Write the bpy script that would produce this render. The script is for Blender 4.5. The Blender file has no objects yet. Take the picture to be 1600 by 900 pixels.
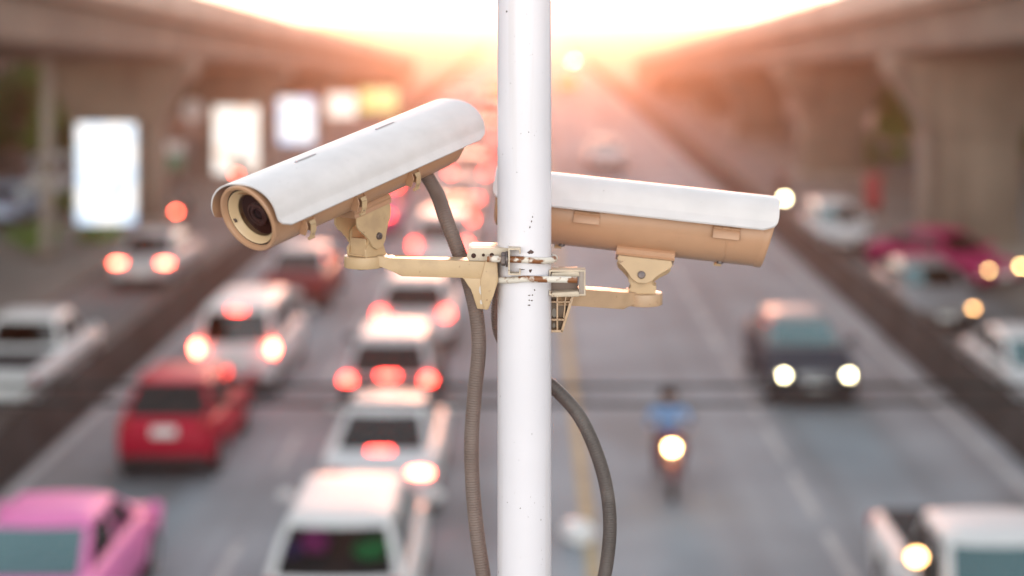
import bpy, bmesh, math, random
import numpy as np
from mathutils import Vector, Matrix

random.seed(7)
S = bpy.context.scene
COL = S.collection
R = math.radians

# ------------------------------------------------------------------ camera, world, sun, exposure
FPX, PX, PY, CAMH = 2600.0, 825.0, 20.0, 7.5      # focal length and principal point in photo pixels, camera height
cd = bpy.data.cameras.new('camera')
cam = bpy.data.objects.new('camera', cd)
COL.objects.link(cam)
cam.location = (0, 0, CAMH)
cam.rotation_euler = (R(90), 0, 0)
cd.sensor_width = 36.0
cd.lens = 36.0 * FPX / 1600.0
cd.shift_x = -(PX - 800.0) / 1600.0
cd.shift_y = -(450.0 - PY) / 1600.0
cd.clip_start = 0.1
cd.clip_end = 6000.0
cd.dof.use_dof = True
cd.dof.focus_distance = 2.385
cd.dof.aperture_fstop = cd.lens / 31.0
cd.dof.aperture_blades = 0
S.camera = cam

SUN_EL, SUN_AZ = 7.0, 0.5
w = bpy.data.worlds.new('World')
S.world = w
w.use_nodes = True
nt = w.node_tree
sky = nt.nodes.new('ShaderNodeTexSky')
sky.sky_type = 'NISHITA'
sky.sun_disc = False
sky.sun_elevation = R(SUN_EL)
sky.sun_rotation = R(SUN_AZ)
sky.air_density = 1.0
sky.dust_density = 0.0
hs = nt.nodes.new('ShaderNodeHueSaturation')      # thin overcast: the sky's blue and orange are washed out
hs.inputs['Saturation'].default_value = 0.24
nt.links.new(sky.outputs[0], hs.inputs['Color'])
nt.links.new(hs.outputs[0], nt.nodes['Background'].inputs[0])
nt.nodes['Background'].inputs[1].default_value = 0.15

sl = bpy.data.lights.new('sun', 'SUN')
sl.energy = 0.72
sl.angle = R(16)
sl.color = (1.0, 0.37, 0.19)
sun = bpy.data.objects.new('sun', sl)
COL.objects.link(sun)
sd = Vector((math.sin(R(SUN_AZ)) * math.cos(R(SUN_EL)), math.cos(R(SUN_AZ)) * math.cos(R(SUN_EL)), math.sin(R(SUN_EL))))
sun.rotation_euler = sd.to_track_quat('Z', 'Y').to_euler()
sun.location = (0, 60, 40)

S.view_settings.view_transform = 'Standard'
S.view_settings.look = 'None'
S.view_settings.gamma = 1.0
S.view_settings.use_curve_mapping = False
S.view_settings.exposure = 2.28
S.cycles.use_denoising = True
S.cycles.max_bounces = 6
S.cycles.diffuse_bounces = 3
S.cycles.glossy_bounces = 3
S.cycles.transmission_bounces = 4
S.cycles.transparent_max_bounces = 12
S.cycles.volume_bounces = 0
S.cycles.caustics_reflective = False
S.cycles.caustics_refractive = False
S.cycles.sample_clamp_indirect = 6.0

HAZE_DENSITY = 0.0012
HAZE_G = 0.94

# ------------------------------------------------------------------ helpers
def pt(x, y, Y):
    "photo pixel + distance -> world point"
    return Vector(((x - PX) * Y / FPX, Y, CAMH - (y - PY) * Y / FPX))

def onplane(x, y, p0, n):
    d = Vector(((x - PX) / FPX, 1.0, -(y - PY) / FPX))
    o = Vector((0, 0, CAMH))
    return o + d * ((p0 - o).dot(n) / d.dot(n))

MATS = {}
def pbr(name, col, rough=0.5, metal=0.0, var=0.0, scale=8.0, bump=0.0, bscale=None, coat=0.0, col2=None, lo=0.4, hi=0.6, detail=6.0, spec=None):
    if name in MATS: return MATS[name]
    m = bpy.data.materials.new(name)
    m.use_nodes = True
    n, l = m.node_tree.nodes, m.node_tree.links
    b = n['Principled BSDF']
    b.inputs['Base Color'].default_value = (*col, 1)
    b.inputs['Roughness'].default_value = rough
    b.inputs['Metallic'].default_value = metal
    b.inputs['Coat Weight'].default_value = coat
    b.inputs['Coat Roughness'].default_value = 0.06
    if spec is not None: b.inputs['Specular IOR Level'].default_value = spec
    tc = n.new('ShaderNodeTexCoord')
    if var or col2:
        no = n.new('ShaderNodeTexNoise')
        no.inputs['Scale'].default_value = scale
        no.inputs['Detail'].default_value = detail
        l.new(tc.outputs['Object'], no.inputs['Vector'])
        cr = n.new('ShaderNodeValToRGB')
        if col2:
            cr.color_ramp.elements[0].position = lo
            cr.color_ramp.elements[1].position = hi
            cr.color_ramp.elements[0].color = (*col, 1)
            cr.color_ramp.elements[1].color = (*col2, 1)
        else:
            cr.color_ramp.elements[0].position = 0.3
            cr.color_ramp.elements[1].position = 0.7
            cr.color_ramp.elements[0].color = (*[c * (1 - var) for c in col], 1)
            cr.color_ramp.elements[1].color = (*[min(1, c * (1 + var)) for c in col], 1)
        l.new(no.outputs['Fac'], cr.inputs['Fac'])
        l.new(cr.outputs['Color'], b.inputs['Base Color'])
    if bump:
        n2 = n.new('ShaderNodeTexNoise')
        n2.inputs['Scale'].default_value = bscale or scale * 6
        n2.inputs['Detail'].default_value = 4
        l.new(tc.outputs['Object'], n2.inputs['Vector'])
        bp = n.new('ShaderNodeBump')
        bp.inputs['Strength'].default_value = bump
        bp.inputs['Distance'].default_value = 0.002
        l.new(n2.outputs['Fac'], bp.inputs['Height'])
        l.new(bp.outputs['Normal'], b.inputs['Normal'])
    MATS[name] = m
    return m

def emit(name, col, strength):
    if name in MATS: return MATS[name]
    m = bpy.data.materials.new(name)
    m.use_nodes = True
    n, l = m.node_tree.nodes, m.node_tree.links
    b = n['Principled BSDF']
    b.inputs['Base Color'].default_value = (*[c * .5 for c in col], 1)
    b.inputs['Roughness'].default_value = .15
    b.inputs['Emission Color'].default_value = (*col, 1)
    b.inputs['Emission Strength'].default_value = strength
    MATS[name] = m
    return m

def glass(name, tint, mix):
    if name in MATS: return MATS[name]
    m = bpy.data.materials.new(name)
    m.use_nodes = True
    n, l = m.node_tree.nodes, m.node_tree.links
    n.remove(n['Principled BSDF'])
    tr = n.new('ShaderNodeBsdfTransparent'); tr.inputs[0].default_value = (*tint, 1)
    gl = n.new('ShaderNodeBsdfGlossy'); gl.inputs['Roughness'].default_value = .03
    gl.inputs[0].default_value = ((.45, .72, .74, 1) if 'teal' in name else (.9, 1.0, 1.0, 1))
    lw = n.new('ShaderNodeLayerWeight'); lw.inputs[0].default_value = mix
    mx = n.new('ShaderNodeMixShader')
    l.new(lw.outputs['Fresnel'], mx.inputs[0])
    l.new(tr.outputs[0], mx.inputs[1]); l.new(gl.outputs[0], mx.inputs[2])
    l.new(mx.outputs[0], n['Material Output'].inputs[0])
    MATS[name] = m
    return m

def mobj(name, bm, mat, parent=None, smooth=35, recalc=True):
    if recalc: bmesh.ops.recalc_face_normals(bm, faces=bm.faces)
    me = bpy.data.meshes.new(name)
    bm.to_mesh(me); bm.free()
    return mesh_obj(name, me, mat, parent, smooth)

def mesh_obj(name, me, mat, parent=None, smooth=35):
    for m in (mat if isinstance(mat, (list, tuple)) else [mat]): me.materials.append(m)
    if smooth and len(me.polygons):
        me.polygons.foreach_set('use_smooth', [True] * len(me.polygons))
        me.set_sharp_from_angle(angle=R(smooth))
    o = bpy.data.objects.new(name, me)
    COL.objects.link(o)
    if parent: o.parent = parent
    return o

def tag(o, label=None, cat=None, group=None, kind=None):
    if label: o['label'] = label
    if cat: o['category'] = cat
    if group: o['group'] = group
    if kind: o['kind'] = kind
    return o

def thing(name, label, cat, loc=(0, 0, 0), rz=0, group=None, mat=None):
    o = bpy.data.objects.new(name, None)
    COL.objects.link(o)
    o.empty_display_size = .1
    if mat is not None: o.matrix_world = mat
    else:
        o.location = loc; o.rotation_euler = (0, 0, rz)
    return tag(o, label, cat, group)

def copy_thing(root):
    r = root.copy(); COL.objects.link(r)
    for ch in list(root.children):
        c = ch.copy(); COL.objects.link(c); c.parent = r
        for g in list(ch.children):
            d = g.copy(); COL.objects.link(d); d.parent = c
    return r

def box(bm, c, s, bev=0.0, rot=None, seg=2):
    m = Matrix.Translation(c) @ (rot.to_4x4() if rot else Matrix()) @ Matrix.Diagonal((*s, 1))
    r = bmesh.ops.create_cube(bm, size=1.0, matrix=m)
    if bev:
        es = list({e for v in r['verts'] for e in v.link_edges})
        bmesh.ops.bevel(bm, geom=es, offset=bev, segments=seg, affect='EDGES', profile=.5)
    return bm

def new(): return bmesh.new()

def cyl(bm, p0, p1, r0, r1=None, seg=20, bev=0):
    p0, p1 = Vector(p0), Vector(p1)
    d = p1 - p0
    m = Matrix.Translation((p0 + p1) / 2) @ d.to_track_quat('Z', 'Y').to_matrix().to_4x4()
    r = bmesh.ops.create_cone(bm, cap_ends=True, segments=seg, radius1=r0, radius2=r0 if r1 is None else r1, depth=d.length, matrix=m)
    if bev:
        es = [e for e in {e for v in r['verts'] for e in v.link_edges} if any(len(f.verts) > 4 for f in e.link_faces)]
        bmesh.ops.bevel(bm, geom=es, offset=bev, segments=2, affect='EDGES', profile=.5)
    return bm

def ball(bm, c, s, seg=16):
    m = Matrix.Translation(c) @ Matrix.Diagonal((*s, 1))
    bmesh.ops.create_uvsphere(bm, u_segments=seg, v_segments=max(6, seg * 2 // 3), radius=1.0, matrix=m)
    return bm

def loft(bm, rings, closed=True, cap=True):
    vs = [[bm.verts.new(p) for p in r] for r in rings]
    n = len(rings[0])
    for a, b in zip(vs, vs[1:]):
        for i in range(n if closed else n - 1):
            j = (i + 1) % n
            try: bm.faces.new((a[i], a[j], b[j], b[i]))
            except ValueError: pass
    if cap and closed:
        bm.faces.new(list(reversed(vs[0]))); bm.faces.new(vs[-1])
    return bm

def prism(bm, poly, off, bev=0.0, seg=2):
    "poly: list of 3D points, off: extrusion vector"
    off = Vector(off)
    a = [bm.verts.new(p) for p in poly]
    b = [bm.verts.new(Vector(p) + off) for p in poly]
    n = len(a)
    fs = [bm.faces.new(a), bm.faces.new(list(reversed(b)))]
    for i in range(n):
        fs.append(bm.faces.new((a[i], b[i], b[(i + 1) % n], a[(i + 1) % n])))
    if bev:
        es = list({e for f in fs for e in f.edges})
        bmesh.ops.bevel(bm, geom=es, offset=bev, segments=seg, affect='EDGES', profile=.5, clamp_overlap=True)
    return bm

def spline(pts, n):
    "Catmull-Rom through pts, n points per span"
    P = [Vector(p) for p in pts]
    P = [P[0] * 2 - P[1]] + P + [P[-1] * 2 - P[-2]]
    out = []
    for i in range(1, len(P) - 2):
        a, b, c, d = P[i - 1:i + 3]
        for k in range(n):
            t = k / n
            out.append(.5 * ((2 * b) + (c - a) * t + (2 * a - 5 * b + 4 * c - d) * t * t + (3 * b - a - 3 * c + d) * t ** 3))
    out.append(P[-2].copy())
    return out

def resample(P, step):
    out = [P[0]]; acc = 0.0
    for a, b in zip(P, P[1:]):
        L = (b - a).length
        pos = step - acc
        while pos <= L:
            out.append(a.lerp(b, pos / L)); pos += step
        acc = (acc + L) % step
    return out

def tube(bm, P, r, seg=12, cap=True):
    "sweep; r is a number or function(i)"
    t = (P[1] - P[0]).normalized()
    u = t.orthogonal().normalized()
    rings = []
    for i, p in enumerate(P):
        t2 = (P[min(i + 1, len(P) - 1)] - P[max(i - 1, 0)]).normalized()
        q = t.rotation_difference(t2); u = q @ u; t = t2
        v = t.cross(u)
        rr = r(i) if callable(r) else r
        rings.append([p + (u * math.cos(a) + v * math.sin(a)) * rr for a in [2 * math.pi * k / seg for k in range(seg)]])
    return loft(bm, rings, True, cap)

def lathe(bm, prof, axis='X', seg=40, c=(0, 0, 0)):
    "prof: list of (axial, radius)"
    c = Vector(c); rings = []
    for a, r in prof:
        ring = []
        for k in range(seg):
            t = 2 * math.pi * k / seg
            if axis == 'X': p = Vector((a, r * math.cos(t), r * math.sin(t)))
            elif axis == 'Y': p = Vector((r * math.cos(t), a, r * math.sin(t)))
            else: p = Vector((r * math.cos(t), r * math.sin(t), a))
            ring.append(c + p)
        rings.append(ring)
    return loft(bm, rings, True, False)

def interp(tab, x):
    for (a, p), (b, q) in zip(tab, tab[1:]):
        if x <= b: return p + (q - p) * max(0, (x - a)) / (b - a)
    return tab[-1][1]

# ------------------------------------------------------------------ materials
asphalt = pbr('asphalt', (.26, .29, .315), .97, spec=.08, var=.22, scale=.35, bump=.3, bscale=40)
asphalt2 = pbr('side_asphalt', (.185, .185, .185), .95, spec=.1, var=.25, scale=.3, bump=.3, bscale=40)
ground_m = pbr('ground_concrete', (.13, .12, .11), .9, var=.3, scale=.15)
pave_m = pbr('pavement_concrete', (.16, .145, .13), .85, var=.2, scale=.6)
white_line = pbr('road_paint_white', (.40, .41, .42), .97, spec=.08, var=.25, scale=2.5)
yellow_line = pbr('road_paint_yellow', (.44, .35, .22), .97, spec=.08, var=.25, scale=2.5)
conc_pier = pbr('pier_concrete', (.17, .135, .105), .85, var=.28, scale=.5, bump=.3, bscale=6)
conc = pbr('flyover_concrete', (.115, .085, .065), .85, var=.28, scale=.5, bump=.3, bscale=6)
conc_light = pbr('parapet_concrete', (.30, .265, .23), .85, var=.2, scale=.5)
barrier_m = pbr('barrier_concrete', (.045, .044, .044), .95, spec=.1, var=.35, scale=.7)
tyre_m = pbr('tyre_rubber', (.02, .02, .02), .8)
rim_m = pbr('rim_alloy', (.45, .45, .47), .35, .8)
dark_trim = pbr('dark_trim', (.025, .025, .027), .5)
seat_m = pbr('seat_cloth', (.05, .048, .05), .9)
plate_m = pbr('plate_white', (.75, .75, .72), .4)
chrome_m = pbr('chrome', (.7, .7, .7), .12, 1.0)
black_m = pbr('black_plastic', (.02, .02, .02), .6, spec=.15)
glass_dark = glass('tinted_glass', (.18, .2, .2), .35)
glass_teal = glass('teal_windscreen', (.30, .5, .5), .75)
TAIL = emit('tail_lamp_lit', (1.0, .045, .03), 7.0)
TAILHOT = emit('tail_lamp_bright', (1.0, .10, .055), 13.0)
BRAKE = emit('stop_lamp_lit', (1.0, .05, .035), 8.0)
TAIL_OFF = pbr('tail_lamp_unlit', (.35, .02, .02), .2)
HEAD = emit('head_lamp_lit', (1.0, .86, .48), 11.0)
HEADW = emit('head_lamp_warm', (1.0, .62, .24), 11.0)
HEAD_OFF = pbr('head_lamp_unlit', (.6, .62, .64), .1, .3)
AMBER = emit('turn_lamp_lit', (1.0, .5, .18), 5.0)
def paint(name, c, metal=0.0): return pbr('paint_' + name, c, .7 if max(c) < .1 else .5, metal, coat=.0 if max(c) < .1 else .05, spec=.08 if max(c) < .1 else .22, var=.03, scale=3)
P_WHITE = paint('white', (.60, .61, .62)); P_SILVER = paint('silver', (.5, .5, .51), .4)
P_RED = paint('red', (.40, .004, .028)); P_BLACK = paint('black', (.018, .018, .022))
P_PINK = paint('pink', (.72, .09, .36)); P_DKRED = paint('dark_red', (.16, .02, .025))
P_NAVY = paint('dark_grey', (.03, .043, .06)); P_GREY = paint('grey', (.25, .25, .26), .3)
P_YEL = paint('yellow', (.75, .5, .05)); P_BLUE = paint('pale_blue', (.35, .45, .6)); P_BRONZE = paint('bronze', (.30, .22, .16), .4)

def weather(m, col, scale, lo, hi, amt, stretch=(1, 1, 1), coord='Object'):
    "lay stains, dust or specks of their own colour over a material's base colour"
    n, l = m.node_tree.nodes, m.node_tree.links
    b = n['Principled BSDF']
    tc = n.new('ShaderNodeTexCoord'); mp = n.new('ShaderNodeMapping'); mp.inputs['Scale'].default_value = stretch
    no = n.new('ShaderNodeTexNoise'); no.inputs['Scale'].default_value = scale; no.inputs['Detail'].default_value = 5
    l.new(tc.outputs[coord], mp.inputs[0]); l.new(mp.outputs[0], no.inputs['Vector'])
    mr = n.new('ShaderNodeMapRange'); mr.inputs['From Min'].default_value = lo; mr.inputs['From Max'].default_value = hi; mr.inputs['To Max'].default_value = amt
    l.new(no.outputs['Fac'], mr.inputs['Value'])
    mx = n.new('ShaderNodeMix'); mx.data_type = 'RGBA'
    l.new(mr.outputs[0], mx.inputs['Factor'])
    src = b.inputs['Base Color'].links
    if src: l.new(src[0].from_socket, mx.inputs['A'])
    else: mx.inputs['A'].default_value = b.inputs['Base Color'].default_value
    mx.inputs['B'].default_value = (*col, 1)
    l.new(mx.outputs['Result'], b.inputs['Base Color'])
weather(asphalt, (.13, .135, .14), 1.0, .50, .72, .55, (1.1, .02, 1))       # tyre tracks along the lanes
weather(asphalt, (.17, .17, .17), .16, .56, .60, .45, (1, .6, 1))           # repaired patches
weather(asphalt, (.06, .06, .06), 1.3, .66, .74, .6, (1, .5, 1))            # oil
for m_ in (conc, conc_pier, conc_light): weather(m_, (.05, .04, .032), 1.0, .52, .70, .55, (2.2, 2.2, .12))

# ------------------------------------------------------------------ setting: ground, roads, markings
def sheet(name, x0, x1, y0, y1, z, mat, label=None):
    bm = new()
    ny = 24
    for k in range(ny):
        a, b = y0 + (y1 - y0) * k / ny, y0 + (y1 - y0) * (k + 1) / ny
        vs = [bm.verts.new(p) for p in ((x0, a, z), (x1, a, z), (x1, b, z), (x0, b, z))]
        bm.faces.new(vs)
    bmesh.ops.remove_doubles(bm, verts=bm.verts, dist=1e-4)
    return tag(mobj(name, bm, mat, None, 0), label, kind='structure')

sheet('ground', -420, 420, -40, 1480, -.012, ground_m)
sheet('main_road', -8.25, 8.25, -30, 1400, 0, asphalt)
for side, n in ((-1, 'left'), (1, 'right')):
    x0, x1 = sorted((side * 8.62, side * 12.3))
    sheet('side_road_' + n, x0, x1, -30, 420, -.004, asphalt2)
    bm = new()
    x0, x1 = sorted((side * 12.3, side * 17.2))
    box(bm, ((x0 + x1) / 2, 95, .06), (x1 - x0, 250, .13), .03)
    tag(mobj('pavement_' + n, bm, pave_m), kind='structure')
    x0, x1 = sorted((side * 17.2, side * 19))
    sheet('service_lane_' + n, x0, x1, -30, 420, -.006, asphalt2)

def quad(bm, x0, x1, y0, y1, z=.005):
    bm.faces.new([bm.verts.new(p) for p in ((x0, y0, z), (x1, y0, z), (x1, y1, z), (x0, y1, z))])
bm = new(); quad(bm, -8.13, -7.98, -20, 420); quad(bm, 7.72, 7.88, -20, 420)
y = 20.0
tag(mobj('edge_lines', bm, white_line, None, 0), kind='structure')
bm = new()
for x in (-4.08, 4.3):
    y = 9.2
    while y < 260:
        quad(bm, x - .07, x + .07, y, y + 2.4); y += 3.1 if x > 0 else 6.0
tag(mobj('lane_dashes', bm, white_line, None, 0), kind='structure')
bm = new(); quad(bm, .78, .98, -20, 420)
tag(mobj('centre_line', bm, yellow_line, None, 0), kind='structure')

# concrete barriers each side of the main road
for side, lab in ((-1, 'long dark concrete barrier between the queue of cars and the left side road'),
                  (1, 'long dark concrete barrier between the oncoming lanes and the right side road')):
    t = thing('concrete_barrier', lab, 'barrier', group='concrete barriers')
    sec = [(0, 0), (.38, 0), (.38, .09), (.27, .34), (.25, .80), (.235, .83), (.145, .83), (.13, .80), (.11, .34), (0, .09)]
    bm = new()
    loft(bm, [[(side * (8.23 + u), yy, z) for u, z in sec] for yy in np.linspace(-20, 330, 60)])
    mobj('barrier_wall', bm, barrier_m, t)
    bm = new()
    for yy in np.arange(-18, 200, 4.0): cyl(bm, (side * 8.42, yy, .828), (side * 8.42, yy, 1.0), .022, seg=8)
    tube(bm, [Vector((side * 8.42, yy, 1.02)) for yy in np.linspace(-20, 200, 30)], .045, 8)
    mobj('guard_rail', bm, pbr('rail_grey', (.07, .068, .065), .9, 0), t)

# ------------------------------------------------------------------ flyovers
SLOPE = .0446
def zs(y): return 8.5 - SLOPE * y
def flyover(side, xin, xout, piers, label):
    t = thing('flyover', label, 'flyover', group='flyovers along the road')
    def sec(y, pts): return [(side * x, y, zs(y) + z) for x, z in pts]
    Y = np.linspace(-12, 176, 48)
    e = .35
    bm = new()
    loft(bm, [sec(y, [(xin + e, 1.15), (xin + e, .12), (xin + e + .12, 0), (xout - e - .12, 0), (xout - e, .12), (xout - e, 1.15)]) for y in Y])
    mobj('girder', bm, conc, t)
    bm = new()
    loft(bm, [sec(y, [(xin, 1.5), (xin, 1.22), (xin + e - .05, 1.153), (xout - e + .05, 1.153), (xout, 1.22), (xout, 1.5)]) for y in Y])
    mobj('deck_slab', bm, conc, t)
    for a in (xin, xout - .25):
        bm = new()
        loft(bm, [sec(y, [(a + .01, 1.503), (a + .24, 1.503), (a + .2, 2.3), (a + .05, 2.3)]) for y in Y])
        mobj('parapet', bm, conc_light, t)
    for y in Y[::3]:
        bm = new(); box(bm, (side * (xin + e - .012), y, zs(y) + .62), (.02, .05, .95))
        mobj('girder_joint', bm, pbr('joint_dark', (.06, .05, .045), .9), t)
    xc = (xin + xout) / 2
    for y, a, b in piers:                        # trunk from a to b, curved cap up to the soffit
        top = zs(y) - .03
        h = min(2.5, top * .45)
        bm = new()
        box(bm, (side * (a + b) / 2, y, (top - h) / 2 + .05), (b - a, 1.7, top - h + .1), .16, seg=3)
        p = mobj('pier', bm, conc_pier, t)
        prof = []
        w0, w1 = (b - a) / 2 + .02, (b - a) / 2 + 1.15
        for k in range(11):
            s_ = k / 10
            prof.append((w0 + (w1 - w0) * (s_ ** 1.5 if s_ < 1 else 1), top - h + (h - .5) * s_))
        prof.append((w1, top))
        xm = (a + b) / 2
        poly = [Vector((side * (xm + u), y - .88, z)) for u, z in prof] + [Vector((side * (xm - u), y - .88, z)) for u, z in reversed(prof)]
        bm = new(); prism(bm, poly, (0, 1.76, 0), .1, 2)
        mobj('capital', bm, conc_pier, p)
        bm = new(); box(bm, (side * xm, y, .2), (b - a + .5, 2.2, .45), .06)
        mobj('pier_base', bm, conc_light, p)
    bm = new()
    Ya = np.linspace(152, 176, 8)
    loft(bm, [sec(y, [(xin + .6, -.02), (xout - .6, -.02)])[:1] + [(side * (xin + .6), y, -.1), (side * (xout - .6), y, -.1)] + sec(y, [(xout - .6, -.02)]) for y in Ya])
    mobj('abutment', bm, conc, t)
flyover(-1, 11.6, 21.5, [(58 + 23 * k, 12.75, 15.6) for k in range(-2, 5)], 'long concrete flyover descending along the left side, with lit advertising boxes at its piers')
flyover(1, 11.0, 20.5, [(51 + 23 * k, 12.1, 14.9) for k in range(-2, 5)], 'long concrete flyover descending along the right side, above a pink taxi')

# ------------------------------------------------------------------ pole and its chips
POLE_Y, POLE_R = 2.42, .0392
POLE_X = (819.3 - PX) * POLE_Y / FPX
pole_m = pbr('pole_white_paint', (.70, .675, .715), .30, var=.035, scale=7, bump=.05, bscale=90)
rust_m = pbr('bare_rusty_steel', (.085, .05, .045), .8, var=.4, scale=300)
t = thing('white_pole', 'tall round white painted steel pole with rusty chips carrying both cameras', 'pole', (POLE_X, POLE_Y, 0))
bm = new(); lathe(bm, [(0, POLE_R * 1.02), (4, POLE_R * 1.01), (7.2, POLE_R), (9, POLE_R * .985), (9.02, POLE_R * .5), (9.02, .0001)], 'Z', 72)
mobj('shaft', bm, pole_m, t)
bm = new(); box(bm, (0, 0, .012), (.26, .26, .024), .004); mobj('base_plate', bm, pole_m, t)
def chips(lst, rnd):
    bm = new()
    for x, y, w_, h_ in lst:
        a0 = math.asin(max(-1, min(1, (x - 819.3) / 42.5)))
        z0 = CAMH - (y - PY) * (POLE_Y - POLE_R * math.cos(a0)) / FPX
        n = 12; rr = POLE_R + .00035
        ring = []
        for k in range(n):
            t_ = 2 * math.pi * k / n
            q = rnd.uniform(.55, 1.15)
            a = a0 + math.cos(t_) * q * w_ * .93e-3 / 2 / POLE_R
            z = z0 + math.sin(t_) * q * h_ * .93e-3 / 2
            ring.append(bm.verts.new((rr * math.sin(a), -rr * math.cos(a), z)))
        c = bm.verts.new(((rr + .0001) * math.sin(a0), -(rr + .0001) * math.cos(a0), z0))
        for k in range(n): bm.faces.new((c, ring[k], ring[(k + 1) % n]))
    return bm
rn = random.Random(3)
cl = [(829, 394, 10, 8), (829, 423, 6, 6), (816, 421, 9, 1.6), (832, 339, 2.5, 3), (830.5, 346, 2.5, 3.5), (828, 355, 2.5, 4), (835, 453, 2.6, 3),
      (827, 461.5, 4, 2), (832, 461, 2.5, 2.5), (827, 469, 3, 2.2), (831, 469.5, 3, 2.6), (827, 477, 6, 3), (792, 18, 3, 4), (798, 130, 1.5, 1.6), (786, 241, 1.3, 2),
      (826, 206.5, 1.6, 1.8), (814, 209, 1.5, 1.5), (808, 269, 1.8, 1.2), (782, 619, 1.6, 2), (831, 678, 1.5, 2), (793, 785, 1.6, 1.6), (813, 794, 1.8, 2), (779, 894, 2, 3), (845, 812, 1.2, 3), (823, 22, 1.2, 1.2)]
for k in range(26): cl.append((rn.uniform(782, 856), rn.uniform(30, 890), rn.uniform(.7, 1.3), rn.uniform(.7, 1.4)))
mobj('paint_chips', chips(cl, rn), rust_m, t, 0)

# ------------------------------------------------------------------ surveillance cameras
hood_m = pbr('hood_white_paint', (.62, .585, .58), .42, var=.05, scale=30, bump=.12, bscale=160)
tan_m = pbr('housing_beige_paint', (.47, .265, .155), .38, var=.05, scale=22, bump=.06, bscale=160)
cream_m = pbr('bracket_cream_paint', (.52, .36, .205), .42, var=.06, scale=30, bump=.1, bscale=200)
ring_m = pbr('bezel_cream_paint', (.58, .41, .24), .36, var=.04, scale=30)
pale_m = pbr('channel_offwhite_paint', (.55, .45, .34), .45, var=.08, scale=60, bump=.1, bscale=200, col2=None)
steel_m = pbr('dull_steel', (.16, .13, .125), .45, .7, var=.3, scale=120)
gasket_m = pbr('gasket_black', (.03, .022, .02), .6)
rusty_m = pbr('rust_streaked_white', (.68, .62, .54), .5, col2=(.22, .075, .02), lo=.49, hi=.56, scale=55, bump=.3, bscale=200)
lensdark_m = pbr('lens_barrel', (.085, .038, .034), .35)
lensring_m = pbr('lens_ring', (.19, .115, .11), .3)
lensglass_m = pbr('lens_glass', (.05, .025, .035), .04, spec=.9)
slot_m = pbr('slot_shadow_metal', (.30, .27, .27), .6)
window_m = glass('camera_window', (.72, .58, .56), .28)

armtan_m = pbr('arm_tan_paint', (.48, .32, .20), .42, var=.06, scale=30, bump=.1, bscale=200)
cond_m = pbr('conduit_brown_grey', (.15, .105, .088), .5, var=.12, scale=25)
cond2_m = pbr('conduit_dark_grey', (.075, .060, .055), .5, var=.12, scale=25)
weather(pole_m, (.50, .44, .40), 30, .56, .74, .45, (1, 1, .03))               # rain streaks
weather(pole_m, (.30, .22, .17), 260, .70, .76, .5)
weather(hood_m, (.46, .40, .37), 14, .54, .72, .35, (.35, 1, 1))              # dust and water marks
weather(hood_m, (.20, .15, .13), 240, .71, .75, .7)
weather(tan_m, (.33, .20, .14), 16, .54, .72, .4, (.5, 1, 1)); weather(tan_m, (.16, .09, .06), 220, .71, .75, .6)
for m_ in (cream_m, armtan_m, pale_m): weather(m_, (.34, .23, .14), 26, .54, .70, .45); weather(m_, (.16, .07, .03), 150, .68, .73, .7)
weather(cond_m, (.22, .17, .15), 22, .52, .66, .25); weather(cond2_m, (.15, .13, .12), 22, .52, .66, .3)

def cam_matrix(pf, pr):
    F = (pf - pr); L = F.length; F.normalize()
    Lf = Vector((0, 0, 1)).cross(F).normalized()
    U = F.cross(Lf)
    m = Matrix((F, Lf, U)).transposed().to_4x4()
    m.translation = pf
    return m, L

HR = .047
def body_ring(x, s=1.0, dz=0.0):
    out = []
    for k in range(48):
        a = 2 * math.pi * k / 48
        c, s_ = math.cos(a), math.sin(a)
        e = .92 if s_ < 0 else .7
        yy = HR * s * math.copysign(abs(c) ** e, c)
        zz = HR * s * math.copysign(abs(s_) ** e, s_) * (1.0 if s_ < 0 else .72)
        out.append((x, yy, zz + dz))
    return out

def hood_sec():
    "outer outline of the sun hood in (y, z): arched top, slight hollow, flared lower edge"
    pts = []
    for k in range(33):
        a = math.pi * k / 32
        c, s_ = math.cos(a), math.sin(a)
        pts.append((.0625 * math.copysign(abs(c) ** .85, c), .0065 + .0435 * s_ ** .9))
    return [(.0672, -.0065), (.0655, -.001), (.0632, .0035)] + pts + [(-.0632, .0035), (-.0655, -.001), (-.0672, -.0065)]

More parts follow.
